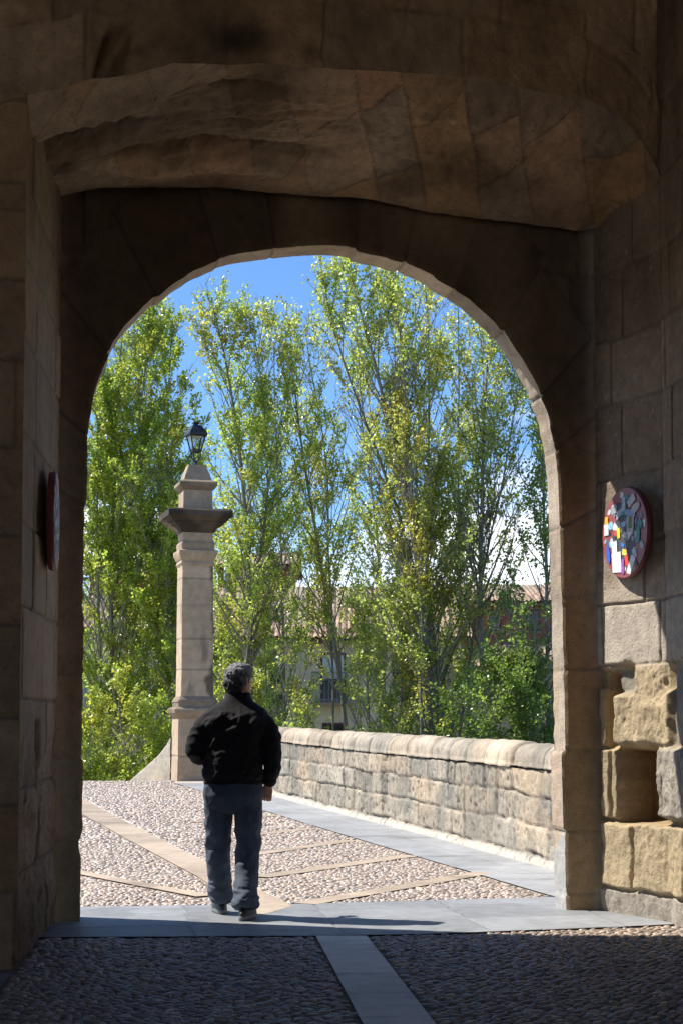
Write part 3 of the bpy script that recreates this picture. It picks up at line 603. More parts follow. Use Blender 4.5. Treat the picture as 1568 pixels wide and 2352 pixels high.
# ------------------------------------------------------------------ parapet
def build_parapet():
    base = np.array([(3.62, 12.35)]+[tuple(p) for p in PARB[1:5]]+[tuple(on_deck(565, 1813)), tuple(on_deck(500, 1801))])
    Q, s = resample(base, np.arange(0, 17.6, .022)); n = len(Q)
    for _ in range(60): Q[1:-1] = (Q[:-2]+2*Q[1:-1]+Q[2:])/4
    T = np.gradient(Q, axis=0); T /= np.linalg.norm(T, axis=1)[:, None]; Nn = np.stack([-T[:, 1], T[:, 0]], 1)      # towards the road
    prof = [(.0, -.06)]+[(.0+.0*z, z) for z in np.arange(-.03, .90, .018)]          # inset, height
    th = np.linspace(0, 1, 26)
    cop = [(.010, .905), (.018, .915)]
    for a in np.linspace(0, np.pi, 34): cop.append((-.175+.182*np.cos(a), .925+.215*np.sin(a)**.75))
    cop += [(-.36, .93), (-.34, .90), (-.34, -.06)]
    def strip(name, pr, isc):
        pr = np.array(pr); m = len(pr); u = np.broadcast_to(s[:, None], (n, m)); sv = np.concatenate([[0], np.cumsum(np.linalg.norm(np.diff(pr, axis=0), axis=1))]); v = np.broadcast_to(sv[None]+pr[0, 1], (n, m))
        zz = deck_z(Q[:, 0], Q[:, 1])
        if not isc:
            d, bid, t1, t2, t3 = blocks(u, v, [-.2, .085, .37, .65, .905, 1.3], (.40, 1.0), 101, .05, 2.0)
            rg = fbm(u*7, v*7, 0, 61, 5, .62); pits = np.clip(fbm(u*22, v*22, 4, 67, 3)-.28, 0, 1)
            h = -.034*(1-sstep(0, .022, d))*(.4+.6*sstep(-.2, .3, fbm(u*3, v*3, 8, 64, 2)))+.030*(t1-.5)+.020*rg-.06*pits
            foot = 1-sstep(.055, .085, v+.02*fbm(u*2, u*0, 0, 5, 3)); h = h*(1-foot)+foot*(.05*(1-sstep(-.05, .085, v))+.02)
            col = stone_col((.40, .335, .245), (.33, .30, .245), t1, t2, u, v, 80, (.22, .18, .14), d, .26)
            lich = sstep(.05, .45, fbm(u*2.4, v*1.3, 2, 83, 4)+.35*(t3-.5)); col = col+(np.array((.21, .20, .165))-col)*(lich*.68)[..., None]
            strk = sstep(.2, .6, fbm(u*9, v*1.2, 6, 87, 3))*sstep(.15, .5, v); col *= (1-.58*strk)[..., None]
            warm = sstep(.1, .5, fbm(u*1.3, v*2.5, 9, 89, 3)); col = col+(np.array((.50, .37, .24))-col)*(warm*.4)[..., None]
            col = col+(np.array((.52, .47, .40))-col)*foot[..., None]*.8
            col *= (1-.5*np.clip(pits*4, 0, 1))[..., None]
        else:
            d, bid, t1, t2, t3 = blocks(u, v*0+.5, [0, 1], (.5, .95), 103, .02, 2)
            rg = fbm(u*5, v*5, 0, 62, 5, .6)
            d = np.where(d > .49, .49, d)
            h = -.034*(1-sstep(0, .022, d))+.026*(t1-.5)+.020*rg-.03*np.clip(fbm(u*18, v*18, 4, 68, 3)-.35, 0, 1)
            col = stone_col((.40, .33, .24), (.35, .305, .24), t1, t2, u, v, 82, (.12, .10, .08), d*.6, .36)
            h -= .010*(1-sstep(0, .09, d))**2
            lich = sstep(.0, .5, fbm(u*1.8, v*3, 2, 85, 4)); col = col+(np.array((.25, .235, .195))-col)*(lich*.6)[..., None]; col *= (1-.35*sstep(.2, .5, fbm(u*7, v*5, 3, 93, 4)))[..., None]
        nx = np.gradient(pr[:, 1]); nz = -np.gradient(pr[:, 0]); L = np.hypot(nx, nz)+1e-9; nx, nz = nx/L, nz/L       # outward in the section
        inset = pr[None, :, 0]+h*nx[None]; hz = pr[None, :, 1]+h*nz[None]
        P = np.zeros((n, m, 3)); P[..., :2] = Q[:, None]+Nn[:, None]*inset[..., None]; P[..., 2] = zz[:, None]+hz
        grid(name, P, M['stone'], par, col, flip=False)
    par = thing('parapet_wall', 'long weathered stone parapet with rounded coping along the right side of the bridge', 'parapet')
    strip('wall', prof, False); strip('coping', cop, True)
    # swept-down end wall beyond the pillar
    pw = thing('parapet_wall', 'short stone parapet end sweeping down to the left of the lamp pillar', 'parapet')
    a = at(392, 1715, 31.2); Lw = 5.0; nu, nv = 150, 60
    dirv = np.array([-.42, .91]); u = np.linspace(0, Lw, nu); r = np.linspace(0, 1, nv)
    U_, R_ = np.meshgrid(u, r, indexing='ij'); base_xy = a[:2]+np.outer(u, dirv)
    ztop = a[2]-.34*u-.01*u*u+.20*np.exp(-u/.3)
    zb = -1.8
    Z = zb+(ztop[:, None]-zb)*R_
    d, bid, t1, t2, t3 = blocks(U_, Z, np.arange(-2, 2, .26), (.3, .6), 121, .03)
    h = -.015*(1-sstep(0, .016, d))+.012*fbm(U_*6, Z*6, 0, 3, 4)
    col = stone_col((.42, .35, .26), (.36, .31, .25), t1, t2, U_, Z, 84, (.32, .27, .21), d, .2); top = sstep(.80, .9, R_)[..., None]; col = col*(1-top)+np.array((.40, .36, .29))*top
    nn2 = np.array([-dirv[1], dirv[0]]); P = np.zeros((nu, nv, 3)); P[..., :2] = base_xy[:, None]+nn2*h[..., None]; P[..., 2] = Z
    P2 = P[:, -1:].copy(); back = np.concatenate([P2+np.array([-nn2[0]*.06, -nn2[1]*.06, .05]), P2+np.array([-nn2[0]*.30, -nn2[1]*.30, .05]), P2+np.array([-nn2[0]*.36, -nn2[1]*.36, 0]), P2+np.array([-nn2[0]*.36, -nn2[1]*.36, -2.])], 1)
    PP = np.concatenate([P, back], 1); cc = np.concatenate([col, np.broadcast_to(np.array((.40, .36, .29)), back.shape)], 1)
    grid('wall', PP, M['stone'], pw, cc)
build_parapet()

# ------------------------------------------------------------------ pillar and lantern
PIL_D = 30.6; PS = PIL_D/F; PIL = at(446, 1797, PIL_D+.35); PIL_Z0 = float(deck_z(0, 30.4))
pil_rz = math.atan2(-1, -0.18)+math.pi/2          # front face turned with the bridge axis
pil_rz = R(10.0)
pillar = thing('lamp_pillar', 'tall square sandstone pillar with dark cornice carrying a lantern', 'pillar', (PIL[0], PIL[1], PIL_Z0), pil_rz)
def zy(py): return (1797-py)*PS
def pil_part(name, prof, seed, dark=0, courses=None):
    """square loft with softened, weathered faces; prof = (photo y, half width in photo px)"""
    rings = []; cols = []; m = 15
    prof = [(zy(y), hw*PS*.855) for y, hw in prof]; zs_, hs_ = [], []
    for (z0, h0), (z1, h1) in zip(prof[:-1], prof[1:]):
        k = max(2, int(math.hypot(z1-z0, h1-h0)/.03)); t = np.linspace(0, 1, k, endpoint=False); zs_ += list(z0+(z1-z0)*t); hs_ += list(h0+(h1-h0)*t)
    zs_.append(prof[-1][0]); hs_.append(prof[-1][1]); zs_, hs_ = np.array(zs_), np.array(hs_); nz = len(zs_)
    q = np.linspace(-1, 1, m+1)[:-1]; sq = np.concatenate([np.stack([q, -np.ones(m)], 1), np.stack([np.ones(m), q], 1), np.stack([-q, np.ones(m)], 1), np.stack([-np.ones(m), -q], 1)])
    X = hs_[:, None]*sq[None, :, 0]; Y = hs_[:, None]*sq[None, :, 1]; Z = np.broadcast_to(zs_[:, None], X.shape)
    nrm = np.concatenate([np.tile((0, -1), (m, 1)), np.tile((1, 0), (m, 1)), np.tile((0, 1), (m, 1)), np.tile((-1, 0), (m, 1))]).astype(float)
    nrm[::m] = (nrm[::m]+np.roll(nrm, 1, 0)[::m])*.7
    uu = np.broadcast_to(np.arange(4*m)[None]/m*.7, X.shape)
    rg = fbm(uu*5, Z*5, seed, seed, 4, .6); h = .007*rg; corner = np.broadcast_to((np.arange(4*m) % m == 0)[None], X.shape); h = h-.006*corner-.012*corner*np.clip(fbm(uu*0+seed, Z*9, 3, seed+4, 3), 0, 1)
    col = np.array((.475, .37, .255))*(1+.18*fbm(uu*1.5, Z*1.5, 2, seed+9, 4))[..., None]
    if courses:
        cz = np.array([zy(c) for c in courses]); dd = np.min(np.abs(Z[..., None]-cz), -1); k = (1-sstep(0, .022, dd)); h -= .008*k; col = col*(1-.45*k[..., None])
        ti = np.searchsorted(np.sort(cz), Z); col *= (.90+.2*hsh(ti, ti*0, ti*0, seed))[..., None]
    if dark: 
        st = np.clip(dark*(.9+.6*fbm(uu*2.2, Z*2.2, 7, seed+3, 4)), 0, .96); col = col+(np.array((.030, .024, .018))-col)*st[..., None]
    else:
        st = sstep(.25, .5, fbm(uu*4, Z*1.2, 7, seed+3, 4)); col = col*(1-.45*st[..., None])
        ex = np.broadcast_to(np.abs(np.arange(4*m)-m)[None], X.shape); edge = sstep(.0, .25, fbm(uu*3, Z*2.2, 5, seed+2, 4)+.45-.16*ex); col = col*(1-.7*edge[..., None])
    V = np.stack([X+nrm[None, :, 0]*h, Y+nrm[None, :, 1]*h, Z], -1); n4 = 4*m
    i = np.arange(nz-1)[:, None]; j = np.arange(n4)[None]; a = i*n4+j; b = i*n4+(j+1) % n4
    f = np.stack([a, b, b+n4, a+n4], -1).reshape(-1, 4); 
    o = mesh_np(name, V.reshape(-1, 3), [f, np.arange((nz-1)*n4, nz*n4)[None]], M['stone_smooth'], pillar, col.reshape(-1, 3), smooth=False)
    return o
pil_part('pedestal', [(1815, 56), (1797, 56), (1760, 55), (1705, 54), (1655, 53)], 3, .12, [1742])
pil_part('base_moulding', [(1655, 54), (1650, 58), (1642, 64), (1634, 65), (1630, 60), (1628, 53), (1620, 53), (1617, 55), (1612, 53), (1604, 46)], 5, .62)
pil_part('shaft', [(1604, 45), (1560, 44), (1450, 43.5), (1360, 43), (1302, 42.5)], 7, 0, [1543, 1472, 1394, 1330])
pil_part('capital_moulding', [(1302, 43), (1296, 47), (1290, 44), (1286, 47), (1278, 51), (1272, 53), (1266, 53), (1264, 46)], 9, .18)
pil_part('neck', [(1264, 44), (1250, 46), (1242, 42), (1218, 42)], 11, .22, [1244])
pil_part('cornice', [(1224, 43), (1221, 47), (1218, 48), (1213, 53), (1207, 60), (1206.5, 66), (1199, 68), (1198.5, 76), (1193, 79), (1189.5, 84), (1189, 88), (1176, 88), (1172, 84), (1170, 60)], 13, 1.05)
pil_part('attic_block', [(1173, 42), (1150, 41), (1124, 40)], 15, .15)
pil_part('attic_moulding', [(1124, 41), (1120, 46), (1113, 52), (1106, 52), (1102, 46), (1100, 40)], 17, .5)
pil_part('finial', [(1100, 39), (1092, 36), (1085, 34), (1075, 29), (1066, 25), (1063, 24)], 19, .35)
def build_lantern():
    L = thing('lantern', 'black four-sided iron lantern on top of the stone pillar', 'lantern', (PIL[0], PIL[1], PIL_Z0+zy(1063.5)), pil_rz+R(8))
    z = lambda py: (1063.5-py)*PS; s = PS*.86
    m = MB(); m.tube([(0, 0, -.01), (0, 0, z(1058)), (0, 0, z(1052))], [.05, .025, .03], 10)
    for sx, sy in ((1, 1), (1, -1), (-1, 1), (-1, -1)):
        pts = [(0, 0, z(1054)), (sx*5*s, sy*5*s, z(1049)), (sx*9*s, sy*9*s, z(1043)), (sx*10*s, sy*10*s, z(1034)), (sx*9*s, sy*9*s, z(1027))]
        m.tube(pts, .014, 6)
    m.ball((0, 0, z(1053)), .035); m.build('bracket', M['iron'], L, True)
    f = MB(); hb, ht = 11*s, 21*s
    for sx, sy in ((1, 1), (1, -1), (-1, 1), (-1, -1)): f.tube([(sx*hb, sy*hb, z(1029)), (sx*ht, sy*ht, z(988))], .016, 5)
    for h, zz in ((hb, z(1029)), (hb*1.12, z(1024)), (ht, z(990))):
        c4 = [(-h, -h, zz), (h, -h, zz), (h, h, zz), (-h, h, zz), (-h, -h, zz)]
        for p, q in zip(c4[:-1], c4[1:]): f.tube([p, q], .014, 5)
    f.build('frame', M['iron'], L)
    gl = mat_glass('lantern_glass', (.88, .9, .88), .10)
    for k in range(4):
        Mx = Matrix.Rotation(k*math.pi/2, 4, 'Z'); v = [Mx @ Vector(p) for p in ((-hb, -hb, z(1028)), (hb, -hb, z(1028)), (ht, -ht, z(990)), (-ht, -ht, z(990)))]
        q = MB(); q.add([tuple(p) for p in v], [(0, 1, 2, 3)]); q.build('pane', gl, L)
    r = MB(); r.rect_loft([(z(992), 24*s, 24*s), (z(990), 25.5*s, 25.5*s), (z(986), 25.5*s, 25.5*s), (z(984), 24*s, 24*s), (z(978), 20*s, 20*s), (z(970), 13.5*s, 13.5*s), (z(967), 12*s, 12*s)]); r.build('roof', M['iron'], L, False, .004)
    t = MB(); t.rect_loft([(z(967.5), 6*s, 6*s), (z(964), 5*s, 5*s), (z(962), 8*s, 8*s), (z(959.5), 9*s, 9*s), (z(958), 5*s, 5*s)]); t.build('cap', M['iron'], L)
    bm_ = MB(); bm_.rect_loft([(z(996), 14*s, 14*s), (z(993), 15*s, 15*s)]); bm_.build('diffuser', mat_plain('diffuser_white', (.7, .68, .6), .5), L)
build_lantern()

# ------------------------------------------------------------------ round sticker-covered signs
def build_sign(center, nrm, radius, label, seed, dense):
    nrm = np.array(nrm, float); nrm /= np.linalg.norm(nrm); rz = math.atan2(nrm[1], nrm[0])
    S_ = thing('round_sign', label, 'sign', center, rz, 'round red signs on the gate walls')          # local +x points off the wall
    red = mat_plain('faded_red_paint', (.30, .075, .075), .5, var=.15, scale=12); n = 56
    th = np.arange(n)*2*np.pi/n
    def ring(x, r): return np.stack([np.full(n, x), r*np.cos(th), r*np.sin(th)], 1)
    d = MB(); d.loft([ring(-.04, radius*.97), ring(-.012, radius), ring(.0, radius*.985)]); d.build('rim', mat_plain('dark_red_rim', (.15, .035, .035), .5), S_)
    d = MB(); d.loft([ring(.001, radius*.97), ring(.006, radius*.965)]); d.build('face', red, S_)
    rng = np.random.RandomState(seed); cols = [(.72, .74, .76), (.80, .80, .80), (.06, .06, .07), (.50, .52, .55), (.05, .06, .08), (.66, .67, .68), (.20, .21, .23), (.40, .41, .44), (.03, .03, .04), (.045, .05, .065), (.03, .03, .035), (.55, .60, .66), (.10, .13, .20), (.75, .72, .66), (.65, .06, .06), (.85, .62, .08), (.05, .20, .55), (.30, .55, .75), (.02, .28, .24), (.30, .10, .38), (.35, .36, .38)]
    k = 0; sm = {}
    fixed = [(-.33, -.62, .21, .24, .05, (.86, .86, .88)), (-.05, -.72, .06, .17, 0, (.32, .09, .40)), (.12, -.60, .07, .13, .2, (.85, .07, .04)), (.30, -.72, .22, .10, 1.0, (.80, .80, .82)), (.62, -.10, .07, .20, 0, (.02, .30, .26)), (.30, .22, .15, .24, -.1, (.42, .45, .40)), (.30, .22, .08, .16, -.1, (.10, .13, .03)), (.30, .40, .17, .07, -.2, (.25, .30, .55)), (-.76, .15, .10, .13, 0, (.82, .82, .84)), (-.75, .35, .07, .09, 0, (.86, .45, .05)), (-.22, .02, .06, .12, .1, (.90, .70, .05)), (-.68, -.40, .08, .22, .2, (.04, .12, .62)), (-.40, -.35, .12, .22, .1, (.75, .80, .84)), (.02, .62, .08, .16, 0, (.40, .48, .56)), (-.40, .55, .13, .09, .1, (.36, .39, .42)), (.35, .66, .17, .09, .5, (.48, .50, .52)), (.52, .48, .20, .10, .3, (.42, .43, .44)), (-.15, .45, .20, .06, .7, (.42, .44, .47))]
    items = [(-.1, .0, .42, .40, .2, (.05, .055, .07)), (.2, .1, .40, .52, -.3, (.06, .065, .08)), (.0, -.35, .48, .30, .1, (.07, .07, .08))]
    for q in range(dense):
        for _ in range(40):
            y, z = rng.uniform(-.9, .9, 2)
            if math.hypot(y, z) < .86 and not (z > .55 and abs(y) > .45): break
        items.append((y, z, rng.uniform(.055, .115), rng.uniform(.04, .095), rng.normal(0, .5), cols[rng.randint(len(cols))]))
    if seed == 1: items += fixed
    items = [(y, z, a*.95 if q > 2 else a, b*.95 if q > 2 else b, ro, c) for q, (y, z, a, b, ro, c) in enumerate(items)]
    for y, z, a, b, ro, c in items:
        x0 = .0066+.00007*k; k += 1
        key = tuple(round(v, 2) for v in c)
        if key not in sm: sm[key] = mat_plain('sticker_print', c, .55, var=.3, scale=45)
        if rng.rand() < .25: t = np.arange(14)*2*np.pi/14; pts = np.stack([a*np.cos(t), b*np.sin(t)], 1)
        else: pts = np.array([(-a, -b), (a, -b), (a, b), (-a, b)])
        ca, sa = math.cos(ro), math.sin(ro); pts = np.stack([y+pts[:, 0]*ca-pts[:, 1]*sa, z+pts[:, 0]*sa+pts[:, 1]*ca], 1)
        rr = np.hypot(pts[:, 0], pts[:, 1]); pts *= np.minimum(1, .955/rr)[:, None]; pts *= radius
        m_ = MB(); m_.loft([np.column_stack([np.full(len(pts), x0-.00005), pts]), np.column_stack([np.full(len(pts), x0), pts])]); m_.build('sticker', sm[key], S_)
wn = np.array([-(RB-RC)[1], (RB-RC)[0], 0]); wn /= np.linalg.norm(wn)
sc_ = RB+(RC-RB)/LR*.385
wn2 = Matrix.Rotation(R(-8), 3, 'Z') @ Vector(wn)
build_sign((sc_[0]+wn[0]*.075, sc_[1]+wn[1]*.075, 2.675), wn2, .325, 'red round sign crowded with bright stickers, half in sun on the right gate wall', 1, 92-18)
build_sign((-.945+.062, 9.95, 2.62), (1, .03, 0), .315, 'red round sign seen edge-on in shade on the left gate wall', 2, 60)

# ------------------------------------------------------------------ houses behind the trees
HS = 56/F
HM = Matrix.Translation(Vector((0, 0, 0))) @ Matrix.Rotation(-YAW, 4, 'Z')
def house(name, label, cat, px0, px1, dep, eave, ridge, depth, wallmat, roofmat, group, wins=(), z0=-5.6, over=.35, hip=0):
    k = dep/F; x0, x1 = (px0-784)*k, (px1-784)*k; ze = CAM_H+(1650-eave)*k; back = dep+depth
    zr = CAM_H+(1650-ridge)*(dep+depth/2)/F
    H_ = thing(name, label, cat, HM @ Vector(((x0+x1)/2, dep, z0)), -YAW, group); cx = (x0+x1)/2; W2 = (x1-x0)/2
    w_ = MB(); v = [(-W2, 0, 0), (W2, 0, 0), (W2, depth, 0), (-W2, depth, 0), (-W2, 0, ze-z0), (W2, 0, ze-z0), (W2, depth, ze-z0), (-W2, depth, ze-z0), (-W2, depth/2, zr-z0-.06), (W2, depth/2, zr-z0-.06)]
    w_.add(v, [(0, 1, 5, 4), (2, 3, 7, 6), (1, 2, 6, 9, 5), (3, 0, 4, 8, 7)]); w_.build('wall', wallmat, H_)
    if roofmat:
        nx = max(60, int((2*W2+2*over)/.04)); ny = 44; X = np.linspace(-W2-over, W2+over, nx)
        for side in (0, 1):
            t = np.linspace(-over/(depth/2), 1, ny); y = t*depth/2; zz = (ze-z0)+(zr-ze)*t
            Xg, Tg = np.meshgrid(X, t, indexing='ij'); row = Tg*depth/2/.36; step = (row-np.floor(row))
            jit_ = hsh(np.floor(Xg/.2), np.floor(row), Xg*0, 5)
            Z = np.broadcast_to(zz[None], Xg.shape)+.065*np.abs(np.sin(Xg*math.pi/.2))-.045*step+.02*(jit_-.5)+.04
            Yg = np.broadcast_to(y[None], Xg.shape) if side == 0 else depth-np.broadcast_to(y[None], Xg.shape)
            base = np.array((.34, .235, .165)); tn = hsh(np.floor(Xg/.2), np.floor(row), Xg*0, 8)
            col = base*(.65+.7*tn)[..., None]; lich = sstep(.0, .4, fbm(Xg*.7, Tg*3, 0, 6, 3)); col = col+(np.array((.25, .23, .18))-col)*(.5*lich)[..., None]
            grid('roof', np.stack([Xg, Yg, Z], -1), roofmat, H_, col, flip=bool(side), smooth=False)
        e = MB(); e.box((-W2-over, -over, ze-z0-.16-(zr-ze)*over/(depth/2)), (W2+over, -over+.12, ze-z0-.03-(zr-ze)*over/(depth/2))); e.box((-W2-over+.1, -over+.13, ze-z0-.2), (W2+over-.1, -.004, ze-z0-.08)); e.build('eave', mat_plain('eave_timber', (.13, .055, .035), .8), H_)
    for (wx0, wx1, wy0, wy1, kind) in wins:
        a, b = (wx0-784)*k-cx, (wx1-784)*k-cx; c, d = CAM_H+(1650-wy1)*k-z0, CAM_H+(1650-wy0)*k-z0
        fr = MB(); fw_ = .07
        fr.box((a, -.03, c), (a+fw_, .06, d)); fr.box((b-fw_, -.03, c), (b, .06, d)); fr.box((a+fw_, -.03, d-fw_), (b-fw_, .06, d)); fr.box((a+fw_, -.03, c), (b-fw_, .06, c+fw_)); fr.box(((a+b)/2-.03, -.02, c+fw_), ((a+b)/2+.03, .05, d-fw_))
        wo_ = fr.build('window', M['wood'], H_)
        p_ = MB(); p_.box((a+fw_, -.012, c+fw_), (b-fw_, -.006, d-fw_)); p_.build('pane', M['winglass'], wo_)
        if kind != 'dark':
            q_ = MB(); q_.box((a+fw_+.01, -.022, c+(d-c)*(.45 if kind == 'balcony' else .55)), (b-fw_-.01, -.014, d-fw_-.01)); q_.build('blind', M['blind'], wo_)
        s_ = MB(); s_.box((a-.08, -.14, c-.09), (b+.08, .02, c-.005)); s_.build('sill', M['sill'], wo_)
        if kind == 'balcony':
            bl = MB(); bl.box((a-.35, -.55, c-.20), (b+.35, -.145, c-.095)); bo = bl.build('balcony', M['sill'], H_)
            rl = MB(); h_ = 1.0; rl.box((a-.32, -.53, c+h_-.06), (b+.32, -.48, c+h_)); rl.box((a-.32, -.53, c+.0), (b+.32, -.48, c+.04))
            for q in np.linspace(a-.30, b+.30, 11): rl.box((q-.014, -.52, c-.09), (q+.014, -.49, c+h_-.055))
            rl.build('railing', M['rail'], bo)
    return H_
M['wood'] = mat_plain('dark_red_wood', (.10, .03, .022), .6); M['blind'] = mat_plain('pale_blind', (.55, .55, .52), .7); M['sill'] = mat_plain('sill_stone', (.34, .22, .15), .85)
M['rail'] = mat_plain('blue_grey_railing', (.16, .19, .23), .5); M['roof'] = mat_col('clay_tile', rough=.9, var=.2, scale=3, bump=.2, bscale=20)
m_, nt_, b_ = new_mat('window_glass'); b_.inputs['Base Color'].default_value = (.012, .014, .017, 1); b_.inputs['Roughness'].default_value = .08; M['winglass'] = m_
cream = mat_plain('cream_render', (.64, .51, .345), .9, var=.12, scale=.8, bump=.1); pale = mat_plain('pale_render', (.60, .50, .36), .9, var=.12, scale=.8); tanw = mat_plain('tan_render', (.46, .34, .22), .9, var=.15, scale=.8)
def brick_mat():
    m, nt, b = new_mat('red_brick'); tc = N(nt, 'ShaderNodeTexCoord'); mp = N(nt, 'ShaderNodeMapping'); mp.inputs['Rotation'].default_value = (math.pi/2, 0, 0)
    br = N(nt, 'ShaderNodeTexBrick'); br.inputs['Scale'].default_value = 4; br.inputs['Color1'].default_value = (.36, .10, .055, 1); br.inputs['Color2'].default_value = (.27, .07, .04, 1); br.inputs['Mortar'].default_value = (.30, .20, .15, 1); br.inputs['Mortar Size'].default_value = .012
    nt.links.new(tc.outputs['Object'], mp.inputs[0]); nt.links.new(mp.outputs[0], br.inputs[0]); nt.links.new(br.outputs[0], b.inputs['Base Color']); b.inputs['Roughness'].default_value = .9
    return m
M['brick'] = brick_mat()
HG = 'houses across the river'
hc = house('town_house', 'cream rendered house with tiled roof and blue railed balcony behind the middle trees', 'house', 482, 1062, 56, 1457, 1352, 8, cream, M['roof'], HG,
      [(618, 655, 1499, 1575, 'blind'), (618, 655, 1590, 1640, 'dark'), (736, 794, 1500, 1608, 'balcony'), (900, 935, 1505, 1575, 'blind'), (1000, 1034, 1560, 1640, 'dark'), (520, 552, 1505, 1575, 'dark'), (740, 790, 1660, 1710, 'dark'), (620, 655, 1660, 1710, 'dark')])
house('town_house', 'pale rendered house with dark railings behind the leftmost poplars', 'house', 60, 478, 57, 1440, 1372, 8, pale, M['roof'], HG,
      [(232, 262, 1530, 1620, 'dark'), (288, 330, 1490, 1502, 'dark'), (300, 335, 1545, 1610, 'blind'), (215, 240, 1580, 1640, 'balcony'), (380, 410, 1500, 1570, 'blind'), (268, 300, 1730, 1800, 'dark')])
house('brick_house', 'red brick upper storeys rising behind the cream house roof beside the pillar', 'house', 500, 668, 72, 1296, 1272, 8, M['brick'], M['roof'], HG, [(540, 566, 1318, 1350, 'blind'), (600, 626, 1318, 1350, 'dark')])
house('brick_house', 'red brick house showing between the pillar and the leftmost poplars', 'house', 205, 440, 70, 1322, 1290, 8, M['brick'], M['roof'], HG, [(330, 362, 1345, 1400, 'dark'), (265, 290, 1345, 1400, 'dark')])
house('brick_house', 'red brick house with sloping roof behind the right-hand trees', 'house', 1048, 1420, 68, 1380, 1345, 9, M['brick'], M['roof'], HG, [(1120, 1150, 1400, 1450, 'dark'), (1210, 1240, 1400, 1450, 'dark')])
house('low_house', 'low tan rendered house with tiled roof at the right beneath the brick house', 'house', 1064, 1420, 54, 1530, 1486, 7, tanw, M['roof'], HG, [(1105, 1140, 1560, 1625, 'dark'), (1190, 1225, 1560, 1625, 'dark')])
fl = MB(); c_ = hc.matrix_basis.inverted() @ Vector(at(520, 1345, 60)); d_ = hc.matrix_basis.inverted() @ Vector(at(520, 1280, 60)); fl.tube([tuple(c_-Vector((0, 0, 1.2))), tuple(c_), tuple(d_)], .085, 10); fl.ball(tuple(d_), (.13, .13, .07)); fl.build('flue_pipe', mat_plain('grey_metal', (.38, .40, .43), .4, .6), hc, True)

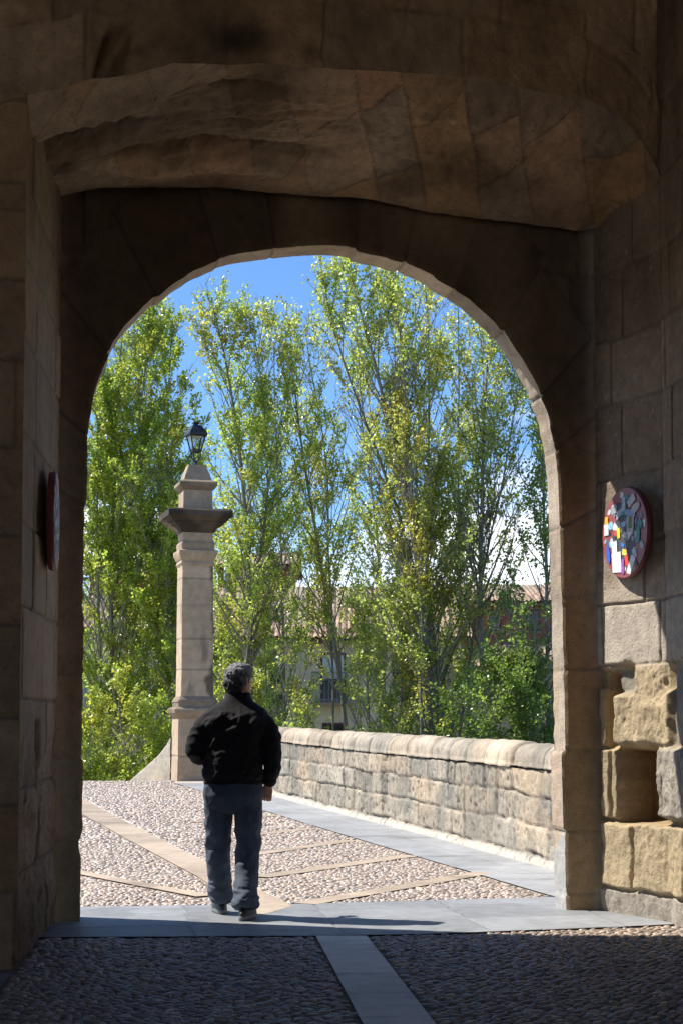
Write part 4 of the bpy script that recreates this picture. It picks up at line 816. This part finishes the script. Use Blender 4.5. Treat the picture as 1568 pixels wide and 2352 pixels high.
# ------------------------------------------------------------------ poplars
def tube_batch(paths, radii, seg):
    V, Fc, n0 = [], [], 0
    th = np.arange(seg)*2*np.pi/seg
    for p, r in zip(paths, radii):
        n = len(p); T = np.gradient(p, axis=0); T /= np.linalg.norm(T, axis=1)[:, None]+1e-9
        a = np.cross(T, (0.31, .95, .05)); a /= np.linalg.norm(a, axis=1)[:, None]+1e-9; b = np.cross(T, a)
        v = p[:, None]+r[:, None, None]*(np.cos(th)[None, :, None]*a[:, None]+np.sin(th)[None, :, None]*b[:, None]); V.append(v.reshape(-1, 3))
        i = np.arange(n-1)[:, None]; j = np.arange(seg)[None]; q = i*seg+j; q2 = i*seg+(j+1) % seg
        Fc.append(np.stack([q, q2, q2+seg, q+seg], -1).reshape(-1, 4)+n0); n0 += n*seg
    return np.concatenate(V), np.concatenate(Fc)
def tree(name, label, stems, col, seed, nbr, blen, tw, leaf=.07, per=6, gap=.13, ang=(18, 40), low=-1.6, group='trees along the river', dens=1.0, r0=.13, cat='tree', ygold=.2):
    rng = np.random.RandomState(seed); paths, rads, pp, rr = [], [], [], []; sh = []; nbr = int(nbr*1.35); blen *= 1.95; gap *= 1.0; leaf *= 1.02; per = int(per*1.6); ygold -= .12; ang = (ang[0], ang[1]*1.25)
    base = None
    for si, (pts, dep, rb) in enumerate(stems):
        P = np.array([at(px, py, dep+4.2+dd) for px, py, dd in pts]); 
        g0 = P[0].copy(); g0[2] = -5.62; d0 = P[1]-P[0]; d0 /= max(.3, d0[2]); g0[:2] = P[0][:2]-d0[:2]*(P[0][2]+5.62)*.5
        if base is None: base = g0
        P = np.concatenate([[g0], P]); Q, s = resample(P, 26)
        for _ in range(3): Q[1:-1] = (Q[:-2]+2*Q[1:-1]+Q[2:])/4
        Q[1:-1, :2] += np.cumsum(rng.normal(0, .018, (24, 2)), 0)*np.sin(np.linspace(0, np.pi, 24))[:, None]
        z0, z1 = P[1][2], P[-1][2]; rad = .55*rb*np.clip(1-(Q[:, 2]+5.6)/(z1+5.7), .0, 1)**.75+.008
        paths.append(Q); rads.append(rad)
        for k in range(nbr):
            t = (k+rng.rand())/nbr; zb = max(low, z0-2.0)+(z1-max(low, z0-2.0))*t**.95; 
            if zb > z1-.15: zb = z1-.15
            o = np.array([np.interp(zb, Q[:, 2], Q[:, c]) for c in range(3)]); rt_ = np.interp(zb, Q[:, 2], rad)
            az = k*2.4+rng.normal(0, .5); th0 = R(rng.uniform(*ang)); L = blen*(.25+.75*(1-t)**.6)*rng.uniform(.6, 1.15)
            L = min(L, (z1-zb)*1.0+.35); n = 8; st = L/(n-1); d = np.array([math.sin(th0)*math.cos(az), math.sin(th0)*math.sin(az), math.cos(th0)]); p = [o]
            for q in range(n-1):
                d = d+np.array([0, 0, .085])+rng.normal(0, .05, 3); d /= np.linalg.norm(d); p.append(p[-1]+d*st)
            p = np.array(p); pp.append(p); r1 = min(rt_*.5, .012+.014*L); rr.append(np.linspace(r1, .004, n))
            s0 = .15 if L < 1.2 else .25
            for q in np.arange(s0*L, L, gap): 
                sh.append([np.interp(q/L*(n-1), np.arange(n), p[:, c]) for c in range(3)])
            for q in range(max(2, int(tw*L))):
                f = rng.uniform(.15, .95)*(n-1); i = int(f); o2 = p[i]+(p[min(i+1, n-1)]-p[i])*(f-i); dd = p[min(i+1, n-1)]-p[max(i-1, 0)]; dd /= np.linalg.norm(dd)+1e-9
                v = rng.normal(0, 1, 3); v -= dd*(v@dd); v /= np.linalg.norm(v)+1e-9; d2 = dd*.75+v*.6+np.array([0, 0, .25]); d2 /= np.linalg.norm(d2)
                l2 = rng.uniform(.25, .6)*min(1.3, .45+.35*L); tp = np.array([o2, o2+d2*l2*.5+rng.normal(0, .02, 3), o2+d2*l2+np.array([0, 0, .05])]); pp.append(tp); rr.append(np.array([.007, .005, .003]))
                for e in np.arange(.25, 1.01, gap/l2): sh.append(list(tp[0]+(tp[2]-tp[0])*e))
        for zz in np.arange(z1-1.6, z1, gap*.7): sh.append([np.interp(zz, Q[:, 2], Q[:, c])+rng.normal(0, .04) for c in range(3)])
    sh = np.array(sh); sh = sh[sh[:, 2] > low]; sh = sh[rng.rand(len(sh)) < dens]
    # clumpy: some shoots are bare
    cl = fbm(sh[:, 0]*1.6, sh[:, 1]*1.6, sh[:, 2]*1.3, seed, 2); sh = sh[cl+rng.normal(0, .10, len(sh)) > -.09]
    n = len(sh)*per; c = np.repeat(sh, per, 0)+rng.normal(0, 1, (n, 3))*np.array([.055, .055, .05])
    nrm = rng.normal(0, 1, (n, 3)); nrm[:, 2] = np.abs(nrm[:, 2])*.9+.25; nrm /= np.linalg.norm(nrm, axis=1)[:, None]
    t = rng.normal(0, 1, (n, 3)); t[:, 2] -= .7; t -= nrm*np.sum(t*nrm, 1)[:, None]; t /= np.linalg.norm(t, axis=1)[:, None]+1e-9; b = np.cross(nrm, t)
    l = leaf*rng.uniform(.65, 1.2, (n, 1)); fold = nrm*l*.10
    V = np.stack([c-t*l*.45, c+b*l*.46-t*l*.12+fold, c+t*l*.6, c-b*l*.46-t*l*.12+fold], 1)
    tone = np.repeat(rng.uniform(.7, 1.3, len(sh)), per)*rng.uniform(.8, 1.2, n); col = np.array(col)[None]*tone[:, None]
    gold = (np.repeat(np.clip(fbm(sh[:, 0]*1.1, sh[:, 1]*1.1, sh[:, 2]*.9, seed+3, 2)+ygold+rng.normal(0, .1, len(sh)), 0, 1), per))[:, None]; col = col+(np.array((.42, .33, .045))*tone[:, None]-col)*gold*.75
    T_ = thing(name, label, cat, base, 0, group)
    tv, tf = tube_batch(paths, rads, 10); bv, bf = tube_batch(pp, rr, 5)
    o = mesh_np('trunk', np.concatenate([tv, bv])-base, [tf, bf+len(tv)], M['bark'], T_)
    mesh_np('crown', V.reshape(-1, 3)-base, np.arange(n*4).reshape(-1, 4), M['leaf'], T_, np.repeat(col, 4, 0), smooth=False)
    return n
GRN = (.285, .385, .055); LGR = (.32, .425, .080); OLV = (.35, .435, .095); DGR = (.17, .265, .045)
NL = 0
NL += tree('poplar_tree', 'dense bright green poplar at the far left, cut off by the gate', [([(255, 1750, 0), (250, 1300, 0), (268, 1000, 0), (275, 800, 0), (285, 740, 0)], 36.5, .15), ([(225, 1700, .8), (215, 1300, .5), (222, 1000, 0), (238, 800, 0)], 36, .10)], GRN, 11, 56, 1.6, 5.0, .075, 7, .12, ygold=.05)
NL += tree('poplar_tree', 'full green poplar with two pale stems directly behind the left side of the pillar', [([(400, 1560, 0), (368, 1330, 0), (322, 1150, 0), (318, 950, 0), (345, 790, 0), (352, 712, 0)], 36, .14), ([(404, 1500, 0), (386, 1250, 0), (378, 1000, 0), (392, 820, 0), (398, 735, 0)], 37, .12)], GRN, 12, 58, 1.5, 5.0, .075, 7, .12, ygold=.0)
NL += tree('poplar_tree', 'forked poplar with a thick dark trunk just right of the pillar', [([(568, 1560, 0), (564, 1300, 0), (555, 1120, 0), (532, 900, 0), (505, 760, 0), (485, 682, 0)], 30.5, .17), ([(573, 1420, 0), (600, 1270, 0), (622, 1160, 0), (612, 950, 0), (590, 800, 0), (578, 730, 0)], 30.6, .09)], LGR, 13, 42, 1.6, 3.6, .068, 6, .135, ygold=.12, low=2.0)
NL += tree('poplar_tree', 'thin sparse poplar leaning left between the forked and the tallest poplar', [([(806, 1680, 0), (764, 1400, 0), (735, 1250, 0), (700, 1050, 0), (672, 860, 0), (664, 735, 0)], 31, .12), ([(760, 1400, 0), (755, 1200, 0), (748, 1000, 0), (708, 850, 0), (700, 745, 0)], 31.3, .06)], OLV, 14, 32, 1.5, 3.2, .066, 6, .15, ygold=.18, dens=.9, low=1.6)
NL += tree('poplar_tree', 'tallest yellow-green poplar reaching the crown of the arch', [([(990, 1690, 0), (966, 1330, 0), (940, 1150, 0), (880, 900, 0), (830, 720, 0), (795, 596, 0)], 28.5, .19), ([(972, 1400, .3), (925, 1200, .4), (850, 1000, .5), (770, 800, .4), (738, 620, .3)], 28.7, .10), ([(960, 1300, -.3), (945, 1050, -.4), (930, 850, -.4), (902, 640, -.3)], 28.5, .10)], OLV, 15, 42, 1.6, 3.4, .066, 6, .135, ygold=.22)
NL += tree('poplar_tree', 'golden tinged poplar with a slender trunk left of the straight grey trunk', [([(1032, 1690, 0), (1000, 1420, 0), (985, 1200, 0), (992, 950, 0), (985, 760, 0), (975, 640, 0)], 29.5, .12)], OLV, 16, 50, 1.7, 3.6, .066, 6, .14, ygold=.32)
NL += tree('poplar_tree', 'thin leaved poplar with a straight grey trunk toward the right jamb', [([(1106, 1700, 0), (1100, 1300, 0), (1106, 1050, 0), (1116, 880, 0), (1122, 735, 0)], 28.5, .15), ([(1102, 1350, 0), (1140, 1180, 0), (1175, 1000, 0), (1190, 850, 0)], 28.6, .07)], OLV, 17, 40, 1.5, 3.0, .066, 6, .16, ygold=.18, dens=.8, low=2.6)
NL += tree('poplar_tree', 'dark green poplar partly hidden by the right jamb', [([(1252, 1720, 0), (1247, 1400, 0), (1243, 1150, 0), (1240, 900, 0)], 27.5, .12)], DGR, 18, 44, 1.3, 3.6, .066, 6, .13, ygold=-.2)
NL += tree('bush', 'leafy green bush overhanging the low end of the parapet left of the pillar', [([(300, 1850, 0), (290, 1740, 0), (270, 1640, 0), (255, 1560, 0)], 34, .08), ([(345, 1850, 0), (350, 1740, 0), (355, 1620, 0)], 34.5, .07), ([(215, 1850, 0), (205, 1760, 0), (212, 1650, 0)], 33.5, .06)], GRN, 19, 30, 1.3, 4.5, .075, 7, .12, (25, 65), -2.5, 'bushes along the river', cat='bush', ygold=.08)
NL += tree('bush', 'open bush of crossing thin stems in front of the cream house balcony', [([(690, 1720, 0), (660, 1610, 0), (640, 1520, 0)], 29, .035), ([(640, 1720, 0), (700, 1560, 0), (715, 1490, 0)], 29.2, .035), ([(720, 1720, 0), (700, 1640, 0), (690, 1600, 0)], 28.8, .03)], LGR, 20, 10, .7, 3.0, .066, 5, .16, (25, 65), -.5, 'bushes along the river', cat='bush', ygold=.15)
NL += tree('bush', 'dense olive bush rising above the middle of the parapet', [([(850, 1720, 0), (840, 1560, 0), (835, 1400, 0)], 29.5, .05), ([(905, 1720, 0), (915, 1540, 0), (925, 1380, 0)], 29.2, .05)], OLV, 21, 26, 1.1, 3.6, .066, 6, .14, (25, 60), -.5, 'bushes along the river', cat='bush', ygold=.2)
NL += tree('bush', 'dark green bush above the parapet next to the right jamb', [([(1180, 1730, 0), (1175, 1560, 0), (1170, 1400, 0)], 27, .05), ([(1225, 1730, 0), (1232, 1560, 0), (1225, 1420, 0)], 26.8, .05), ([(1130, 1730, 0), (1140, 1600, 0), (1145, 1500, 0)], 27.2, .04)], DGR, 22, 26, 1.0, 4.0, .066, 6, .13, (25, 60), -.5, 'bushes along the river', cat='bush', ygold=-.05)
NL += tree('bush', 'green bush at the foot of the forked poplar beside the man', [([(540, 1730, 0), (520, 1600, 0), (515, 1480, 0), (512, 1400, 0)], 31.5, .05), ([(600, 1730, 0), (610, 1600, 0), (605, 1480, 0), (610, 1370, 0)], 31.2, .05)], GRN, 23, 26, 1.1, 4.0, .068, 6, .13, (25, 60), -.5, 'bushes along the river', cat='bush', ygold=.02)
print('leaves', NL)

NL += tree('poplar_tree', 'small bright poplar filling the gap between the two leftmost poplars and the gate jamb', [([(318, 1780, 0), (300, 1500, 0), (262, 1200, 0), (240, 1020, 0), (228, 900, 0)], 38, .10), ([(340, 1700, .5), (345, 1400, .5), (352, 1150, .5), (335, 900, .5), (320, 790, .5)], 38.5, .09)], GRN, 24, 50, 1.5, 4.5, .075, 7, .12, ygold=.05)
NL += tree('poplar_tree', 'slim half hidden poplar between the tallest and the grey trunked poplar', [([(1060, 1700, 0), (1050, 1400, 0), (1042, 1100, 0), (1050, 900, 0), (1052, 700, 0)], 33, .09)], OLV, 25, 44, 1.4, 3.4, .066, 6, .15, ygold=.2, dens=.85)
NL += tree('poplar_tree', 'slender poplar standing between the forked poplar and the leaning sparse one', [([(655, 1700, 0), (648, 1400, 0), (640, 1150, 0), (632, 950, 0), (628, 770, 0)], 35, .08)], LGR, 26, 44, 1.3, 3.6, .066, 6, .14, ygold=.08)
NL += tree('poplar_tree', 'leafy light green poplar close behind the trunk of the tallest poplar', [([(880, 1700, 0), (870, 1400, 0), (850, 1150, 0), (822, 950, 0), (805, 780, 0)], 34.5, .09)], LGR, 27, 46, 1.4, 3.6, .066, 6, .14, ygold=.12)
# ------------------------------------------------------------------ the man
def build_person():
    P_ = thing('person', 'man walking away in black jacket, dark grey jeans and dark shoes through the arch', 'person', (.264, 10.98, SL), -YAW)
    def emit(name, mb, vox, mat, col, fold=None, sm=4):
        v, n, f = mb.remesh(vox, sm)
        if fold is not None: v = v+n*fold(v)[:, None]
        c = col(v) if callable(col) else np.broadcast_to(np.array(col), v.shape)
        return mesh_np(name, v, f, mat, P_, c)
    def ell(z, cx, cy, rx, ry, n=20, sq=2.4):
        t = np.arange(n)*2*np.pi/n; c, s = np.cos(t), np.sin(t)
        return np.stack([cx+rx*np.sign(c)*np.abs(c)**(2/sq), cy+ry*np.sign(s)*np.abs(s)**(2/sq), np.full(n, z)], 1)
    cloth = mat_col('black_fleece', .85, .2, 30, .25, 180, .004, .25); denim = mat_col('dark_denim', .85, .22, 24, .3, 220, .003, .25); skin = mat_col('skin', .55, .08, 20, .1, 120, .002, .4)
    hairm = mat_col('grey_hair', .6, .4, 60, .6, 160, .01, .4); shoe = mat_col('dark_leather', .55, .25, 20, .2, 90, .004, .4)
    # head (turned to the right), neck, core, arms and hands: one continuous body
    hc_ = np.array([.035, .055, 1.635]); ha = R(38); ca, sa = math.cos(ha), math.sin(ha)
    def hd(x, y, z): return (hc_[0]+x*ca+y*sa, hc_[1]-x*sa+y*ca, hc_[2]+z)      # y = face forward
    B = MB()
    hr = []
    for z, rx, ry, cy in ((-.115, .035, .045, .035), (-.095, .052, .066, .02), (-.06, .062, .083, .012), (-.02, .069, .093, .004), (.02, .073, .097, 0), (.06, .071, .093, -.004), (.09, .058, .078, -.006), (.108, .035, .05, -.006)):
        e = ell(0, 0, cy, rx, ry, 18, 2.1); hr.append(np.array([hd(p[0], p[1], z) for p in e]))
    B.loft(hr)
    B.tube([hd(0, .085, .012), hd(0, .108, -.022), hd(0, .112, -.034), hd(0, .095, -.04)], [.009, .014, .016, .01], 8)        # nose
    B.tube([hd(-.026, .083, -.064), hd(0, .092, -.062), hd(.026, .083, -.064)], [.007, .010, .007], 8); B.tube([hd(-.022, .082, -.074), hd(0, .090, -.075), hd(.022, .082, -.074)], [.007, .010, .007], 8)   # lips
    B.ball(hd(0, .075, -.102), (.024, .024, .018))                                                                           # chin
    B.tube([hd(-.045, .078, .026), hd(-.02, .090, .030), hd(.02, .090, .030), hd(.045, .078, .026)], [.007, .009, .009, .007], 8)   # brow
    for sgn in (-1, 1):
        B.tube([hd(sgn*.074, -.012, .022), hd(sgn*.084, -.02, .012), hd(sgn*.083, -.018, -.012), hd(sgn*.074, -.006, -.034)], [.010, .014, .013, .008], 8)    # ear
    B.tube([(.018, .02, 1.40), (.02, .025, 1.48), (.03, .045, 1.57)], [.062, .055, .052], 14)
    B.loft([ell(z, cx, cy, rx, ry) for z, cx, cy, rx, ry in ((.80, 0, 0, .15, .10), (.95, 0, 0, .16, .11), (1.1, 0, .0, .15, .105), (1.3, 0, 0, .175, .115), (1.42, .01, .01, .14, .09), (1.46, .015, .02, .06, .06))])
    LA = [(-.165, .0, 1.385), (-.235, -.015, 1.27), (-.256, -.03, 1.15), (-.20, .10, 1.12), (-.12, .21, 1.125)]; RA = [(.195, 0, 1.385), (.245, -.02, 1.27), (.258, -.03, 1.14), (.252, .01, 1.02), (.238, .06, .905)]
    B.tube(LA, [.05, .045, .04, .036, .028], 10); B.tube(RA, [.05, .045, .04, .036, .028], 10)
    for sgn, hx in ((-1, -.09), (1, .09)): B.tube([(hx, 0, .86), (hx*1.0, .04, .6)], [.07, .05], 10)
    def hand(w_, d, side, curl):
        w_, d = np.array(w_), np.array(d); d = d/np.linalg.norm(d); s = np.cross(d, side); s /= np.linalg.norm(s); s2 = np.cross(s, d)
        k = w_+d*.085; B.tube([w_-d*.01, w_+d*.03, k], [(.022, .030), (.016, .040), (.013, .040)], 10, up=s2)
        for i, (of, ln) in enumerate(((-.030, .062), (-.010, .074), (.010, .078), (.029, .066))):
            p = k+s*of; p1 = p+(d*.75+s2*.5)*ln*.42; p2 = p1+(d*.05+s2*1.0)*ln*.34; p3 = p2+(-d*.8+s2*.25)*ln*.26; B.tube([p-d*.015, p, p1, p2, p3], [.0095, .009, .0085, .008, .006], 7)
        p = w_+d*.03-s*.034; B.tube([p, p-s*.016+d*.02+s2*.012, p-s*.010+d*.045+s2*.03, p+s*.004+d*.062+s2*.036], [.012, .0115, .010, .008], 7)
    hand((.236, .066, .895), (-.10, .30, -1), (0, 1, .3), 1); hand((-.105, .225, 1.125), (.8, .6, .0), (0, 1, .2), 1)
    def skc(v):
        c = np.broadcast_to(np.array((.42, .20, .13)), v.shape).copy(); c *= (1+.15*fbm(v[:, 0]*30, v[:, 1]*30, v[:, 2]*30, 4, 2))[:, None]; return c
    emit('body', B, .0048, skin, skc, None, 3)
    for sgn in (-1, 1):
        e = MB(); e.ball(hd(sgn*.030, .082, .006), .0115, 10, 8); e.build('eye', mat_plain('eye_white', (.5, .45, .4), .2), P_, True)
    # hair
    H = MB(); H.ball(hd(0, -.016, .038), (.096, .106, .088), 18, 12); H.ball(hd(0, -.048, -.02), (.082, .068, .085), 16, 10); H.ball(hd(-.035, -.04, .0), (.062, .07, .10), 14, 10); H.ball(hd(.02, -.07, -.065), (.055, .036, .048), 12, 8); H.ball(hd(0, .03, .075), (.078, .06, .05), 14, 8); H.ball(hd(.050, -.055, .0), (.042, .045, .08), 12, 8)
    def hf(v): return .009*(1-2*np.abs(fbm(v[:, 0]*34, v[:, 1]*26, v[:, 2]*26, 9, 3)))+.006*fbm(v[:, 0]*70, v[:, 1]*70, v[:, 2]*70, 12, 2)-.006
    def hcx(v):
        t = np.clip(.35+1.1*fbm(v[:, 0]*34, v[:, 1]*34, v[:, 2]*34, 31, 3)+.9*(v[:, 2]-1.64)/.1, 0, 1); return np.array((.018, .017, .017))+t[:, None]*np.array((.13, .13, .135))
    emit('hair', H, .006, hairm, hcx, hf, 2)
    # glasses
    g_ = MB()
    for sgn in (-1, 1):
        g_.tube([hd(sgn*.078, -.01, .016), hd(sgn*.078, .05, .017), hd(sgn*.062, .098, .014)], .0028, 5); t = np.linspace(0, 2*np.pi, 17); g_.tube([hd(sgn*.034+.025*math.cos(a), .106-abs(sgn*.034+.025*math.cos(a))*.14, .006+.019*math.sin(a)) for a in t], .0022, 5)
    g_.tube([hd(-.010, .107, .01), hd(.010, .107, .01)], .0022, 5); g_.build('glasses', mat_plain('thin_metal', (.25, .24, .22), .3, .8), P_, True)
    # jacket
    J = MB()
    J.loft([ell(z, cx, cy, rx, ry, 26) for z, cx, cy, rx, ry in ((.905, .0, .0, .198, .135), (.93, .0, .0, .208, .145), (.96, -.002, .0, .205, .145), (1.02, -.002, -.004, .198, .142), (1.10, 0, -.006, .192, .138), (1.20, .005, -.006, .200, .142), (1.30, .012, -.004, .218, .145), (1.36, .016, 0, .228, .138), (1.405, .018, .006, .222, .125), (1.44, .02, .014, .190, .108), (1.472, .022, .022, .142, .094), (1.50, .024, .028, .104, .086), (1.525, .028, .034, .090, .082), (1.553, .032, .038, .086, .080))])
    J.tube([(-.155, .0, 1.345), (-.212, -.01, 1.30), (-.250, -.03, 1.21), (-.268, -.045, 1.145), (-.245, .03, 1.105), (-.20, .11, 1.105), (-.15, .18, 1.115)], [.070, .074, .066, .060, .058, .052, .046], 16)
    J.tube([(.190, 0, 1.345), (.245, -.01, 1.29), (.268, -.03, 1.20), (.274, -.035, 1.12), (.270, -.01, 1.03), (.256, .025, .955), (.245, .052, .915)], [.070, .072, .064, .060, .056, .053, .045], 16)
    def jf(v):
        x, y, z = v.T; f1 = 1-2*np.abs(fbm(x*7+z*5, y*7, z*11-x*6, 7, 2)); f2 = 1-2*np.abs(fbm(x*12-z*9, y*10, z*13+x*8, 17, 2))
        m = sstep(1.48, 1.36, z)*sstep(.90, .98, z); r = m*(.015*np.sign(f1)*np.abs(f1)**1.6+.012*np.sign(f2)*np.abs(f2)**1.6)-.012*np.exp(-((z-.945)/.012)**2)
        arm = sstep(.19, .24, np.abs(x-.01)); return r*(1-.45*arm)
    def jc(v): return np.broadcast_to(np.array((.0085, .0078, .0085)), v.shape)*(1+.35*fbm(v[:, 0]*9, v[:, 1]*9, v[:, 2]*9, 3, 3))[:, None]
    emit('jacket', J, .0075, cloth, jc, jf, 9)
    # trousers
    T = MB()
    T.loft([ell(z, cx, 0, rx, ry, 24) for z, cx, rx, ry in ((.715, -.003, .10, .05), (.735, -.003, .15, .085), (.77, -.003, .185, .118), (.84, 0, .207, .147), (.90, 0, .203, .142), (.955, 0, .185, .128))])
    T.tube([(.088, 0, .86), (.100, .005, .72), (.106, .012, .55), (.100, -.03, .36), (.095, -.10, .20), (.095, -.140, .125), (.095, -.148, .085)], [(.105, .11), (.098, .110), (.083, .096), (.076, .088), (.076, .086), (.082, .093), (.082, .098)], 18, up=(1, 0, 0))
    T.tube([(-.094, 0, .86), (-.105, .045, .72), (-.113, .10, .55), (-.112, .14, .36), (-.102, .185, .20), (-.098, .205, .13), (-.098, .21, .095)], [(.105, .11), (.096, .110), (.084, .096), (.078, .088), (.077, .086), (.082, .093), (.080, .094)], 18, up=(1, 0, 0))
    def tf(v):
        x, y, z = v.T; f1 = 1-2*np.abs(fbm(x*10+z*3, y*9, z*8-x*7, 27, 2)); low = sstep(.36, .1, z); knee = np.exp(-((z-.52)/.12)**2)
        return .008*f1+.017*low*(1-2*np.abs(fbm(x*6, y*6, z*24, 37, 2)))+.009*knee*f1
    def tcx(v): return np.broadcast_to(np.array((.054, .066, .086)), v.shape)*(1+.35*fbm(v[:, 0]*6, v[:, 1]*6, v[:, 2]*5, 13, 3)+.35*sstep(.75, .55, v[:, 2]))[:, None]  # legs paler below the seat: their sunlit part is painted into the denim
    emit('trousers', T, .0075, denim, tcx, tf, 6)
    for fx, fy in ((.095, -.165), (-.098, .205)):
        s_ = MB(); out = 1 if fx > 0 else -1
        def sole(z, k, hy0=-.085, hy1=.195):
            pts = []
            for t in np.linspace(0, 2*np.pi, 22, endpoint=False):
                yy = (hy0+hy1)/2+(hy1-hy0)/2*k*math.sin(t); wd = (.047+.010*sstep(-.05, .12, yy))*k; pts.append((fx+wd*math.cos(t)+out*.22*yy, fy+yy, z))
            return np.array(pts)
        s_.loft([sole(.0, .96), sole(.012, 1.0), sole(.026, 1.0), sole(.03, .97)]); s_.loft([sole(.03, .95), sole(.05, .96), sole(.068, .86, -.085, .18), sole(.085, .66, -.08, .12), sole(.11, .52, -.08, .05)])
        v, n, f = s_.remesh(.005, 1); c = np.where((v[:, 2] < .03)[:, None], np.array((.16, .17, .17)), np.array((.028, .032, .034))); mesh_np('shoe', v, f, shoe, P_, c)
build_person()
